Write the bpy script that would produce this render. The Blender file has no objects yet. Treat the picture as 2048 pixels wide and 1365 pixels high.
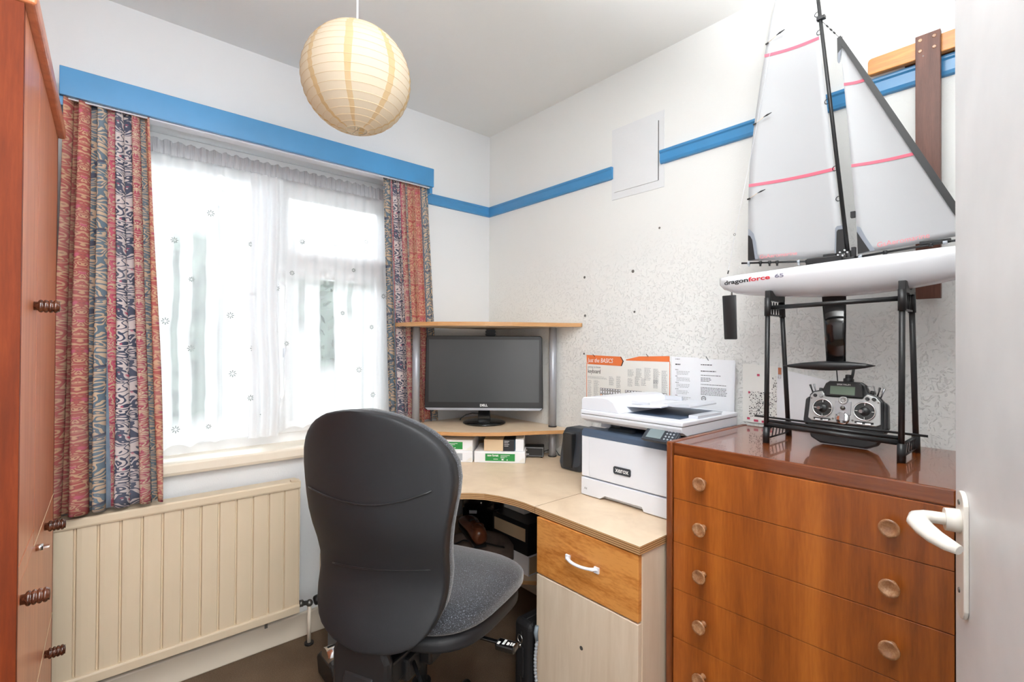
import bpy, bmesh, math, random
from mathutils import Vector, Matrix, noise
PI = math.pi
R = math.radians
random.seed(7)
SC = bpy.context.scene
COL = SC.collection
# ------------------------------------------------------------------ camera, world, light, exposure
XB, YA, ZC = 1.683, 2.129, 2.371          # right wall plane, window wall plane, ceiling
XL, YF = -0.76, -0.16                     # left wall, wall with the doorway
cd = bpy.data.cameras.new('camera'); cam = bpy.data.objects.new('camera', cd); COL.objects.link(cam)
cd.sensor_width = 36.0; cd.lens = 980.0/2048*36; cd.clip_start = 0.02; cd.clip_end = 200
yaw, pit, rol = .7166, .0078, .0055
fd = Vector((math.sin(yaw)*math.cos(pit), math.cos(yaw)*math.cos(pit), math.sin(pit)))
rt = Vector((math.cos(yaw), -math.sin(yaw), 0)); up = rt.cross(fd)
c_, s_ = math.cos(rol), math.sin(rol)
rt, up = c_*rt+s_*up, -s_*rt+c_*up
cam.matrix_world = Matrix(((rt.x, up.x, -fd.x, 0), (rt.y, up.y, -fd.y, 0), (rt.z, up.z, -fd.z, 1.22), (0, 0, 0, 1)))
SC.camera = cam
W = bpy.data.worlds.new('sky'); SC.world = W; W.use_nodes = True
W.node_tree.nodes['Background'].inputs[0].default_value = (.90, .95, 1.0, 1)
W.node_tree.nodes['Background'].inputs[1].default_value = 11.0      # flat overcast sky


def area(name, loc, rot, sx, sy, power, col=(1, 1, 1)):
    l = bpy.data.lights.new(name, 'AREA'); l.shape = 'RECTANGLE'; l.size = sx; l.size_y = sy
    l.energy = power; l.color = col
    o = bpy.data.objects.new(name, l); COL.objects.link(o); o.location = loc; o.rotation_euler = rot
    return o


# fill light added behind the camera, sent in through the open doorway
area('doorway_fill', (-.08, -.62, 1.15), (R(90), 0, R(-38)), .6, 1.9, 20, (1, .985, .96))
# assumed bounce flash, a fill spot added to brighten the room off the ceiling
fl = bpy.data.lights.new('ceiling_bounce_fill', 'SPOT'); fl.energy = 520; fl.spot_size = R(120); fl.spot_blend = .7
fl.shadow_soft_size = .05; fl.color = (.985, .99, 1)
flo = bpy.data.objects.new('ceiling_bounce_fill', fl); COL.objects.link(flo)
flo.location = (.14, -.02, 1.45); flo.rotation_euler = (R(180+9), R(16), 0)
SC.view_settings.view_transform = 'Standard'
SC.view_settings.look = 'None'
SC.view_settings.gamma = 1
SC.view_settings.use_curve_mapping = False
SC.view_settings.exposure = 0.17
SC.cycles.diffuse_bounces = 8


# ------------------------------------------------------------------ material helpers
class NT:
    def __init__(s, name):
        s.m = bpy.data.materials.new(name); s.m.use_nodes = True
        s.t = s.m.node_tree; s.b = s.t.nodes['Principled BSDF']; s.out = s.t.nodes['Material Output']

    def n(s, typ, **kw):
        nd = s.t.nodes.new(typ)
        for k, v in kw.items():
            setattr(nd, k, v)
        return nd

    def l(s, a, b):
        s.t.links.new(a, b)

    def put(s, sock, v):
        if isinstance(v, bpy.types.NodeSocket):
            s.l(v, sock)
        else:
            sock.default_value = v

    def M(s, op, a, b=None, c=None, clamp=False):
        nd = s.n('ShaderNodeMath', operation=op); nd.use_clamp = clamp
        s.put(nd.inputs[0], a)
        if b is not None: s.put(nd.inputs[1], b)
        if c is not None: s.put(nd.inputs[2], c)
        return nd.outputs[0]

    def mix(s, f, a, b):
        nd = s.n('ShaderNodeMix', data_type='RGBA')
        s.put(nd.inputs[0], f)
        s.put(nd.inputs[6], a if isinstance(a, bpy.types.NodeSocket) else (*a[:3], 1))
        s.put(nd.inputs[7], b if isinstance(b, bpy.types.NodeSocket) else (*b[:3], 1))
        return nd.outputs[2]

    def vec(s, x, y, z=0.0):
        nd = s.n('ShaderNodeCombineXYZ')
        for i, v in enumerate((x, y, z)): s.put(nd.inputs[i], v)
        return nd.outputs[0]

    def coord(s, what='Object'):
        return s.n('ShaderNodeTexCoord').outputs[what]

    def mapping(s, v, scale=(1, 1, 1), loc=(0, 0, 0), rot=(0, 0, 0)):
        nd = s.n('ShaderNodeMapping'); s.l(v, nd.inputs[0])
        nd.inputs['Scale'].default_value = scale; nd.inputs['Location'].default_value = loc
        nd.inputs['Rotation'].default_value = rot
        return nd.outputs[0]

    def noise(s, v, scale=5, detail=2, rough=.5, dist=0):
        nd = s.n('ShaderNodeTexNoise'); s.l(v, nd.inputs['Vector'])
        nd.inputs['Scale'].default_value = scale; nd.inputs['Detail'].default_value = detail
        nd.inputs['Roughness'].default_value = rough; nd.inputs['Distortion'].default_value = dist
        return nd.outputs[0]

    def ramp(s, f, stops):
        nd = s.n('ShaderNodeValToRGB'); s.l(f, nd.inputs[0]); e = nd.color_ramp.elements
        while len(e) < len(stops): e.new(.5)
        for i, (p, c) in enumerate(stops):
            e[i].position = p; e[i].color = (*c[:3], 1)
        return nd.outputs[0]

    def bump(s, h, strength=.3, dist=.002):
        nd = s.n('ShaderNodeBump'); s.l(h, nd.inputs['Height'])
        nd.inputs['Strength'].default_value = strength; nd.inputs['Distance'].default_value = dist
        s.l(nd.outputs[0], s.b.inputs['Normal'])
        return nd

    def set(s, col=None, rough=None, metal=None, coat=None, coatr=None, spec=None, emit=None, es=1):
        I = s.b.inputs
        if col is not None: s.put(I['Base Color'], col if isinstance(col, bpy.types.NodeSocket) else (*col[:3], 1))
        if rough is not None: s.put(I['Roughness'], rough)
        if metal is not None: I['Metallic'].default_value = metal
        if coat is not None: I['Coat Weight'].default_value = coat
        if coatr is not None: I['Coat Roughness'].default_value = coatr
        if spec is not None: I['Specular IOR Level'].default_value = spec
        return s.m


def srgb(r, g, b):
    f = lambda c: ((c/255+.055)/1.055)**2.4 if c > 10 else c/255/12.92
    return (f(r), f(g), f(b))


def plain(name, col, rough=.5, metal=0, var=.05, scale=8, bump=0, bscale=200, **kw):
    t = NT(name); v = t.coord()
    f = t.noise(v, scale, 3)
    c2 = tuple(max(0, c*(1-var)) for c in col); c1 = tuple(min(1, c*(1+var)) for c in col)
    t.set(t.ramp(f, [(.3, c2), (.7, c1)]), rough, metal, **kw)
    if bump: t.bump(t.noise(v, bscale, 2), bump, .001)
    return t.m


def wood(name, dark, mid, light, scale=(1, 1, 1), rough=.35, coat=0, freq=6, rot=(0, 0, 0), fine=1.0, bands=None, coatr=.08):
    """grain runs along the axis whose scale is smallest"""
    t = NT(name); v = t.mapping(t.coord(), scale, rot=rot)
    f1 = t.noise(v, freq, 4, .55, .6); f2 = t.noise(v, freq*7, 3, .6)
    f = t.M('ADD', t.M('MULTIPLY', f1, .7), t.M('MULTIPLY', f2, .3*fine))
    if bands:
        wv = t.n('ShaderNodeTexNoise'); wv.inputs['Scale'].default_value = bands[0]; wv.inputs['Detail'].default_value = 0
        t.l(t.mapping(t.coord(), bands[1]), wv.inputs['Vector'])
        f = t.M('ADD', t.M('MULTIPLY', f, 1-bands[2]), t.M('MULTIPLY', wv.outputs[0], bands[2]))
    t.set(t.ramp(f, [(.3, dark), (.5, mid), (.68, light)]), rough, coat=coat, coatr=coatr)
    t.bump(f2, .08, .0006)
    return t.m


# ------------------------------------------------------------------ mesh helper
class MB:
    def __init__(s):
        s.b = bmesh.new(); s.uv = None

    def face(s, vs, smooth=False, mi=0):
        try:
            f = s.b.faces.new(vs); f.smooth = smooth; f.material_index = mi; return f
        except ValueError:
            return None

    def box(s, x0, x1, y0, y1, z0, z1, mx=None, mi=0):
        V = [Vector((x, y, z)) for x in (x0, x1) for y in (y0, y1) for z in (z0, z1)]
        if mx: V = [mx @ v for v in V]
        v = [s.b.verts.new(p) for p in V]
        for q in ((0, 1, 3, 2), (4, 6, 7, 5), (0, 4, 5, 1), (2, 3, 7, 6), (0, 2, 6, 4), (1, 5, 7, 3)):
            s.face([v[i] for i in q], mi=mi)
        return s

    def prism(s, pts, a, b, axis=2, mi=0, smooth=False):
        """extrude polygon pts (in the two other axes, cyclic order) from a to b along axis"""
        def P(p, w):
            if axis == 2: return (p[0], p[1], w)
            if axis == 0: return (w, p[0], p[1])
            return (p[0], w, p[1])
        A = [s.b.verts.new(P(p, a)) for p in pts]; B = [s.b.verts.new(P(p, b)) for p in pts]
        s.face(A, mi=mi); s.face(B[::-1], mi=mi)
        n = len(pts)
        for i in range(n):
            s.face([A[i], B[i], B[(i+1) % n], A[(i+1) % n]], smooth, mi)
        return s

    def rings(s, rs, cap=True, smooth=True, closed=True, mi=0):
        """list of rings of points, lofted"""
        Vr = [[s.b.verts.new(p) for p in r] for r in rs]
        n = len(rs[0])
        for a, b in zip(Vr, Vr[1:]):
            for i in range(n if closed else n-1):
                s.face([a[i], a[(i+1) % n], b[(i+1) % n], b[i]], smooth, mi)
        if cap:
            s.face(Vr[0][::-1], mi=mi); s.face(Vr[-1], mi=mi)
        return Vr

    def tube(s, path, r, n=10, cap=True, smooth=True, mi=0, closed=False, flat=None):
        P = [Vector(p) for p in path]
        rr = r if isinstance(r, (list, tuple)) else [r]*len(P)
        T = []
        for i in range(len(P)):
            if closed: t = P[(i+1) % len(P)]-P[i-1]
            else: t = P[min(i+1, len(P)-1)]-P[max(i-1, 0)]
            T.append(t.normalized())
        a = Vector((0, 0, 1)) if abs(T[0].z) < .9 else Vector((1, 0, 0))
        u = T[0].cross(a).normalized(); rs = []
        for i, p in enumerate(P):
            u = (u-T[i]*u.dot(T[i])).normalized(); w = T[i].cross(u)
            f = flat or 1
            rs.append([p+rr[i]*(math.cos(2*PI*k/n)*u+f*math.sin(2*PI*k/n)*w) for k in range(n)])
        if closed: rs.append(rs[0])
        s.rings(rs, cap and not closed, smooth, mi=mi)
        return s

    def cyl(s, a, b, r, r2=None, n=16, smooth=True, mi=0):
        return s.tube([a, b], [r, r if r2 is None else r2], n, smooth=smooth, mi=mi)

    def lathe(s, prof, c=(0, 0, 0), axis=(0, 0, 1), n=24, smooth=True, mi=0, cap=True):
        """prof: list of (r, h)"""
        A = Vector(axis).normalized()
        a = Vector((1, 0, 0)) if abs(A.x) < .9 else Vector((0, 1, 0))
        u = A.cross(a).normalized(); w = A.cross(u); C = Vector(c)
        s.rings([[C+A*h+max(r, 1e-5)*(math.cos(2*PI*k/n)*u+math.sin(2*PI*k/n)*w) for k in range(n)] for r, h in prof], cap, smooth, mi=mi)
        return s

    def sphere(s, c, r, sc=(1, 1, 1), n=14, mi=0):
        C = Vector(c)
        rs = []
        for j in range(n//2+1):
            t = PI*j/(n//2)
            rs.append([C+Vector((r*sc[0]*max(math.sin(t), 1e-4)*math.cos(2*PI*k/n), r*sc[1]*max(math.sin(t), 1e-4)*math.sin(2*PI*k/n), -r*sc[2]*math.cos(t))) for k in range(n)])
        s.rings(rs, True, mi=mi)
        return s

    def grid(s, f, nu, nv, uvf=None, smooth=True, mi=0):
        V = [[s.b.verts.new(f(i/nu, j/nv)) for i in range(nu+1)] for j in range(nv+1)]
        if uvf and s.uv is None: s.uv = s.b.loops.layers.uv.new('UVMap')
        for j in range(nv):
            for i in range(nu):
                q = [(i, j), (i+1, j), (i+1, j+1), (i, j+1)]
                fc = s.face([V[b][a] for a, b in q], smooth, mi)
                if uvf and fc:
                    for lp, (a, b) in zip(fc.loops, q):
                        lp[s.uv].uv = uvf(a/nu, b/nv)
        return V

    def xf(s, mx):
        bmesh.ops.transform(s.b, matrix=mx, verts=s.b.verts); return s


def finish(name, mb, mats, inv=None, bevel=0, seg=2, fixn=True):
    b = mb.b
    if inv is not None: bmesh.ops.transform(b, matrix=inv, verts=b.verts)
    if fixn: bmesh.ops.recalc_face_normals(b, faces=b.faces)
    me = bpy.data.meshes.new(name); b.to_mesh(me); b.free()
    for m in (mats if isinstance(mats, (list, tuple)) else [mats]): me.materials.append(m)
    o = bpy.data.objects.new(name, me); COL.objects.link(o)
    if bevel:
        md = o.modifiers.new('bevel', 'BEVEL'); md.width = bevel; md.segments = seg
        md.limit_method = 'ANGLE'; md.angle_limit = R(40); md.harden_normals = False
    return o


def meta(o, label=None, cat=None, group=None, kind=None):
    for k, v in (('label', label), ('category', cat), ('group', group), ('kind', kind)):
        if v: o[k] = v
    return o


class Thing:
    """an Empty at the base of a thing; parts are given in world coordinates, or local with local=True"""
    def __init__(s, name, label, cat, loc=(0, 0, 0), rz=0, group=None, kind=None, mx=None):
        s.o = bpy.data.objects.new(name, None); COL.objects.link(s.o)
        s.o.empty_display_size = .05
        s.mx = mx if mx is not None else Matrix.Translation(Vector(loc)) @ Matrix.Rotation(rz, 4, 'Z')
        s.o.matrix_world = s.mx; s.inv = s.mx.inverted()
        meta(s.o, label, cat, group, kind)

    def part(s, name, mb, mat, parent=None, local=False, bevel=0, seg=2, label=None, kind=None, fixn=True):
        o = finish(name, mb, mat, None if local else s.inv, bevel, seg, fixn)
        o.parent = parent or s.o
        meta(o, label, kind=kind)
        return o


def solo(name, mb, mat, label=None, cat=None, group=None, kind=None, bevel=0, seg=2, base=None, parent=None, fixn=True):
    mb.b.verts.ensure_lookup_table()
    if parent is None:
        xs = [v.co for v in mb.b.verts]
        c = Vector(base) if base else Vector(((min(v.x for v in xs)+max(v.x for v in xs))/2, (min(v.y for v in xs)+max(v.y for v in xs))/2, min(v.z for v in xs)))
    else:
        c = Vector((0, 0, 0))
    o = finish(name, mb, mat, Matrix.Translation(-c), bevel, seg, fixn)
    o.location = c
    if parent: o.parent = parent
    return meta(o, label, cat, group, kind)


def textmb(s, size, origin, right, upv, sx=1.0, depth=.0003, align='LEFT', shear=0, spacing=1.0, bold=0):
    cu = bpy.data.curves.new('t', 'FONT'); cu.body = s; cu.size = size; cu.align_x = align; cu.extrude = depth
    cu.shear = shear; cu.space_character = spacing; cu.offset = bold; cu.resolution_u = 3
    o = bpy.data.objects.new('t', cu); COL.objects.link(o)
    dg = bpy.context.evaluated_depsgraph_get()
    me = bpy.data.meshes.new_from_object(o.evaluated_get(dg))
    bpy.data.objects.remove(o); bpy.data.curves.remove(cu)
    mb = MB(); mb.b.from_mesh(me); bpy.data.meshes.remove(me)
    r_, u_ = Vector(right).normalized(), Vector(upv).normalized(); n_ = r_.cross(u_)
    O = Vector(origin)
    for v in mb.b.verts:
        v.co = O+r_*v.co.x*sx+u_*v.co.y+n_*v.co.z
    for f in mb.b.faces: f.smooth = False
    return mb


# ------------------------------------------------------------------ materials
def wall_mat(name, col, rough=.75, relief=.25):
    t = NT(name); v = t.coord()
    f = t.noise(v, 1.6, 3)
    c = t.mix(f, tuple(x*.96 for x in col), col)
    # swirled emboss of the wall paper
    w = t.noise(t.mapping(v, (1, 1, 1)), 44, 2, .5, 2.6)
    w2 = t.M('ABSOLUTE', t.M('SUBTRACT', t.M('FRACT', t.M('MULTIPLY', w, 3.0)), .5))
    w3 = t.M('POWER', t.M('MULTIPLY', w2, 2.0), 6.0)
    geo = t.n('ShaderNodeSeparateXYZ'); t.l(v, geo.inputs[0])
    old = t.M('DIVIDE', t.M('SUBTRACT', 1.75, geo.outputs[2]), .6, clamp=True)     # the emboss is painted flat higher up the wall
    h = t.M('ADD', t.M('MULTIPLY', w3, t.M('MULTIPLY', t.M('ADD', .10, t.M('MULTIPLY', old, .9)), relief)), t.M('MULTIPLY', t.noise(v, 240, 2), .1))
    t.set(c, rough); t.bump(h, .8, .0024)
    return t.m


MW_B = wall_mat('embossed_white_wallpaper', srgb(229, 230, 228), relief=.85)
MW_A = wall_mat('painted_white_wall', srgb(222, 224, 226), relief=.12)
M_CEIL = wall_mat('painted_ceiling', srgb(232, 233, 231), relief=.05)
M_BLUE = plain('blue_gloss_paint', srgb(62, 134, 186), .28, var=.06, coat=.3)
M_CREAMP = plain('cream_gloss_paint', srgb(232, 222, 205), .35, var=.03)
M_UPVC = plain('white_window_frame', srgb(240, 241, 242), .3, var=.01)
M_DOORW = NT('white_door_paint')
_v = M_DOORW.coord(); _f = M_DOORW.noise(_v, 4, 4)
M_DOORW.set(M_DOORW.ramp(_f, [(.3, srgb(205, 206, 208)), (.7, srgb(228, 228, 229))]), .4)
M_DOORW.bump(M_DOORW.noise(_v, 30, 3), .15, .002); M_DOORW = M_DOORW.m
M_RAD = plain('cream_radiator_enamel', srgb(214, 198, 172), .4, var=.03, scale=3)
M_CARPET = NT('brown_carpet'); _v = M_CARPET.coord()
_f = M_CARPET.M('ADD', M_CARPET.M('MULTIPLY', M_CARPET.noise(_v, 3, 3), .5), M_CARPET.M('MULTIPLY', M_CARPET.noise(_v, 350, 2), .5))
M_CARPET.set(M_CARPET.ramp(_f, [(.35, srgb(92, 72, 54)), (.65, srgb(140, 118, 94))]), .95)
M_CARPET.bump(M_CARPET.noise(_v, 500, 2), .9, .004); M_CARPET = M_CARPET.m
M_MAPLE = wood('pale_maple_laminate', srgb(214, 190, 162), srgb(228, 206, 178), srgb(236, 217, 192), (1.2, 1.2, 8), .38, freq=5, rot=(0, 0, R(35)), fine=.5)
M_MAPLEV = wood('pale_maple_laminate_upright', srgb(214, 194, 170), srgb(224, 206, 184), srgb(232, 216, 196), (8, 8, .8), .42, freq=3, fine=.5)
M_CARC = plain('grey_edge_band', srgb(120, 132, 142), .4)


def ply_mat():
    t = NT('plywood_edge'); z = t.n('ShaderNodeSeparateXYZ'); t.l(t.coord(), z.inputs[0])
    f = t.M('FRACT', t.M('MULTIPLY', z.outputs[2], 1/.0058))
    g = t.M('GREATER_THAN', f, .55)
    c = t.mix(g, srgb(196, 156, 110), srgb(122, 84, 48))
    t.set(c, .5); return t.m


M_PLY = ply_mat()
M_SHELFEDGE = wood('shelf_edge_veneer', srgb(170, 122, 74), srgb(190, 142, 92), srgb(206, 160, 110), (2, 2, 60), .4)
M_DRAWER = wood('varnished_birch_ply', srgb(150, 84, 28), srgb(188, 118, 52), srgb(214, 148, 78), (3, 2.2, 9), .35, freq=2.6, fine=1.6)
M_TEAK = wood('teak_veneer', srgb(106, 48, 12), srgb(158, 84, 26), srgb(194, 114, 42), (9, 9, .9), .38, coat=.25, freq=3.2, bands=(1.0, (1, 10, .02), .45), coatr=.2)
M_TEAKTOP = wood('polished_teak_top', srgb(92, 42, 16), srgb(122, 62, 26), srgb(142, 76, 34), (8, .8, 8), .25, coat=.75, freq=3, coatr=.04)
M_TEAKSIDE = wood('dark_teak_edge', srgb(92, 44, 16), srgb(116, 58, 24), srgb(138, 74, 34), (10, 10, .8), .35, coat=.4, freq=3)
M_WARD = wood('cherry_laminate', srgb(186, 108, 70), srgb(206, 126, 84), srgb(216, 140, 98), (10, 10, .9), .36, freq=3, coat=.15, fine=.7)
M_WARDSIDE = wood('cherry_laminate_shaded', srgb(86, 32, 8), srgb(104, 40, 10), srgb(118, 50, 16), (12, 12, 1.2), .6, freq=3)  # cherry laminate copy, darkened to offset the strong light on the side
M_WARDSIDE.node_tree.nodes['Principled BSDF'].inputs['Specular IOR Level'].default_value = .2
M_KNOBDK = wood('dark_turned_wood', srgb(46, 22, 14), srgb(74, 38, 24), srgb(104, 60, 38), (6, 6, 6), .25, coat=.5)
M_KNOB = wood('lacquered_beech_knob', srgb(122, 78, 46), srgb(160, 112, 76), srgb(196, 156, 116), (8, 8, 8), .25, coat=.8)
M_HONEY = wood('honey_pine', srgb(176, 104, 30), srgb(202, 130, 44), srgb(220, 152, 66), (9, 1.2, 12), .35, coat=.4)
M_BROWNB = wood('dark_brown_stained_board', srgb(78, 42, 30), srgb(96, 56, 42), srgb(112, 68, 52), (10, 10, 1), .45)
M_CHROME = plain('chrome', (.75, .75, .76), .12, 1, var=.02)
M_SILVER = plain('silver_tube', srgb(168, 172, 180), .35, .35, var=.02)
M_BLKPL = plain('black_plastic', srgb(28, 29, 31), .38, var=.1)
M_BLKGL = plain('glossy_black_plastic', srgb(14, 15, 17), .12, var=.05, coat=.5)
M_CHAIRPL = plain('chair_shell_plastic', srgb(25, 27, 31), .55, var=.08, bump=.25, bscale=900)
M_SCREEN = plain('monitor_panel', srgb(52, 55, 57), .3, var=.03, spec=.6)
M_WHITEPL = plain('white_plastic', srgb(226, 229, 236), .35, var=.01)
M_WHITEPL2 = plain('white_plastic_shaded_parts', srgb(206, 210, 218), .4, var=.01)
M_NAVY = plain('blue_grey_plastic', srgb(74, 90, 112), .42, var=.03)
M_DKGREY = plain('dark_grey_plastic', srgb(52, 58, 66), .4)
M_LCD = plain('lcd_grey', srgb(120, 134, 138), .2)
M_LCDG = plain('lcd_green', srgb(104, 122, 106), .25)
M_PAPER = plain('white_paper', srgb(236, 238, 242), .8, var=.01)
M_PAPERW = plain('warm_white_paper', srgb(232, 232, 228), .8, var=.015)
M_ORANGE = plain('orange_print', srgb(226, 118, 62), .7, var=.05)
M_INK = plain('black_ink', srgb(40, 40, 44), .7)
M_INKG = plain('grey_ink', srgb(150, 152, 156), .7)
M_INKP = plain('pink_ink', srgb(196, 72, 104), .7)
M_KEYP = plain('peach_ink', srgb(232, 188, 160), .7)
M_RED = plain('red_decal', srgb(214, 44, 56), .5)
M_SAILRED = plain('red_sail_stripe', srgb(214, 100, 120), .6)
M_SAILTXT = plain('faded_red_sail_print', srgb(224, 130, 136), .6)
M_VIOLET = plain('grey_violet_decal', srgb(134, 132, 152), .5)
M_WHITE = plain('white_print', srgb(240, 240, 240), .6)
M_HULL = plain('white_gelcoat', srgb(222, 224, 229), .22, var=.01, coat=.6)
M_SAIL = plain('white_sail_film', srgb(176, 178, 181), .5, var=.01, scale=2)
M_GREYP = plain('grey_sail_patch', srgb(130, 136, 146), .6)
M_GREEN = plain('green_label', srgb(34, 138, 66), .5)
M_SILVERL = plain('silver_label', srgb(168, 174, 182), .4)
M_BEIGEC = plain('beige_card', srgb(214, 190, 156), .7)
M_BAG = plain('black_nylon', srgb(22, 22, 25), .6, bump=.4, bscale=600)
M_SHOE = plain('brown_leather', srgb(104, 58, 36), .3, coat=.4, var=.2)
M_CLOTH = plain('olive_brown_cloth', srgb(84, 70, 62), .9, var=.35, scale=14)
M_TXSILV = plain('silver_painted_plastic', srgb(178, 180, 180), .3, .55, var=.06, scale=30)
M_ALU = plain('brushed_metal', srgb(170, 172, 176), .28, .9)
M_STEEL = plain('dull_steel', srgb(120, 118, 114), .4, .8)
M_HANDLEW = plain('cream_painted_metal', srgb(228, 224, 216), .3, var=.03, coat=.4)
M_GAP = plain('dark_crack', srgb(74, 70, 66), .9)  # flat dark grey for gaps, seams and the handle hole
M_CAPWIRE = plain('lamp_wire', srgb(180, 170, 150), .5, .3)
M_GRASS = plain('pale_paving', srgb(176, 176, 172), .9, var=.3, scale=3)
M_HEDGE = plain('hedge_leaves', srgb(58, 68, 60), .8, var=.4, scale=6)


def fabric_chair():
    t = NT('speckled_charcoal_fabric'); v = t.coord()
    f = t.noise(v, 420, 2, .7)
    t.set(t.ramp(f, [(.45, srgb(26, 28, 32)), (.6, srgb(54, 58, 66)), (.72, srgb(150, 156, 168))]), .9)
    t.bump(f, .5, .001); t.b.inputs['Sheen Weight'].default_value = .4
    return t.m


M_FAB = fabric_chair()


def lantern_mat():
    t = NT('rice_paper'); sep = t.n('ShaderNodeSeparateXYZ'); t.l(t.coord(), sep.inputs[0])
    a = t.M('ARCTAN2', sep.outputs[1], sep.outputs[0])
    w = t.M('MULTIPLY', t.M('SUBTRACT', t.noise(t.mapping(t.coord(), (4, 4, 2)), 3, 1), .5), .25)
    fr = t.M('ABSOLUTE', t.M('SUBTRACT', t.M('FRACT', t.M('ADD', t.M('MULTIPLY', t.M('ADD', a, w), 8/(2*PI)), .22)), .5))
    band = t.M('LESS_THAN', fr, .085)
    st = t.noise(t.coord(), 7, 3)
    fac = t.M('MULTIPLY', band, t.M('ADD', .35, t.M('MULTIPLY', st, .8)), clamp=True)
    c = t.mix(fac, srgb(222, 211, 192), srgb(208, 178, 128))
    dif = t.n('ShaderNodeBsdfDiffuse'); tr = t.n('ShaderNodeBsdfTranslucent')
    t.l(c, dif.inputs[0]); t.l(c, tr.inputs[0])
    mx = t.n('ShaderNodeMixShader'); mx.inputs[0].default_value = .45
    t.l(dif.outputs[0], mx.inputs[1]); t.l(tr.outputs[0], mx.inputs[2]); t.l(mx.outputs[0], t.out.inputs[0])
    return t.m


def net_mat():
    t = NT('sheer_net'); uv = t.n('ShaderNodeTexCoord').outputs['UV']
    sep = t.n('ShaderNodeSeparateXYZ'); t.l(uv, sep.inputs[0]); u, v = sep.outputs[0], sep.outputs[1]
    # gathers of the cloth: narrow single-layer gaps between dense folds, u in metres across, v in metres up
    dens = .985
    wob = t.M('MULTIPLY', t.M('SUBTRACT', t.noise(t.vec(t.M('MULTIPLY', v, 1.3), t.M('MULTIPLY', u, .6)), 3.0, 2), .5), .035)
    uw = t.M('ADD', u, wob)
    g = None
    for (c, w, v0, v1, a) in ((.030, .016, .05, .83, .45), (.118, .012, .03, .84, .62), (.190, .026, .04, .86, .60), (.262, .010, .02, 1.1, .35),
                              (.475, .030, .08, .70, .66), (.570, .012, .40, .70, .35), (.680, .030, .22, .72, .62), (.790, .010, .45, .70, .4)):
        d = t.M('ABSOLUTE', t.M('SUBTRACT', uw, c))
        m = t.M('SUBTRACT', 1.0, t.n('ShaderNodeMath').outputs[0]) if False else t.M('DIVIDE', t.M('SUBTRACT', w+.004, d), .008, clamp=True)
        m = t.M('MULTIPLY', m, t.M('DIVIDE', t.M('SUBTRACT', v, v0), .08, clamp=True))
        m = t.M('MULTIPLY', m, t.M('DIVIDE', t.M('SUBTRACT', v1, v), .08, clamp=True))
        m = t.M('MULTIPLY', m, a)
        g = m if g is None else t.M('MAXIMUM', g, m)
    # the right half of the net is thinner
    thin = t.M('MULTIPLY', t.M('GREATER_THAN', u, .47), .13)
    alpha = t.M('SUBTRACT', t.M('SUBTRACT', dens, g), thin, clamp=True)
    dif = t.n('ShaderNodeBsdfDiffuse'); tr = t.n('ShaderNodeBsdfTranslucent'); tp = t.n('ShaderNodeBsdfTransparent')
    dif.inputs[0].default_value = (.9, .91, .92, 1); tr.inputs[0].default_value = (.9, .91, .93, 1)
    mx = t.n('ShaderNodeMixShader'); mx.inputs[0].default_value = .5
    t.l(dif.outputs[0], mx.inputs[1]); t.l(tr.outputs[0], mx.inputs[2])
    m2 = t.n('ShaderNodeMixShader'); t.l(alpha, m2.inputs[0]); t.l(tp.outputs[0], m2.inputs[1]); t.l(mx.outputs[0], m2.inputs[2])
    t.l(m2.outputs[0], t.out.inputs[0])
    return t.m


def net_emb_mat():
    t = NT('net_embroidery')
    t.set(srgb(142, 150, 148), .9)
    return t.m


def glass_mat():
    t = NT('window_glass')
    tp = t.n('ShaderNodeBsdfTransparent'); gl = t.n('ShaderNodeBsdfGlossy'); gl.inputs['Roughness'].default_value = .02
    fr = t.n('ShaderNodeFresnel'); fr.inputs[0].default_value = 1.45
    tp.inputs[0].default_value = (.97, .98, .98, 1)
    mx = t.n('ShaderNodeMixShader'); t.l(fr.outputs[0], mx.inputs[0]); t.l(tp.outputs[0], mx.inputs[1]); t.l(gl.outputs[0], mx.inputs[2])
    t.l(mx.outputs[0], t.out.inputs[0]); return t.m


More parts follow.
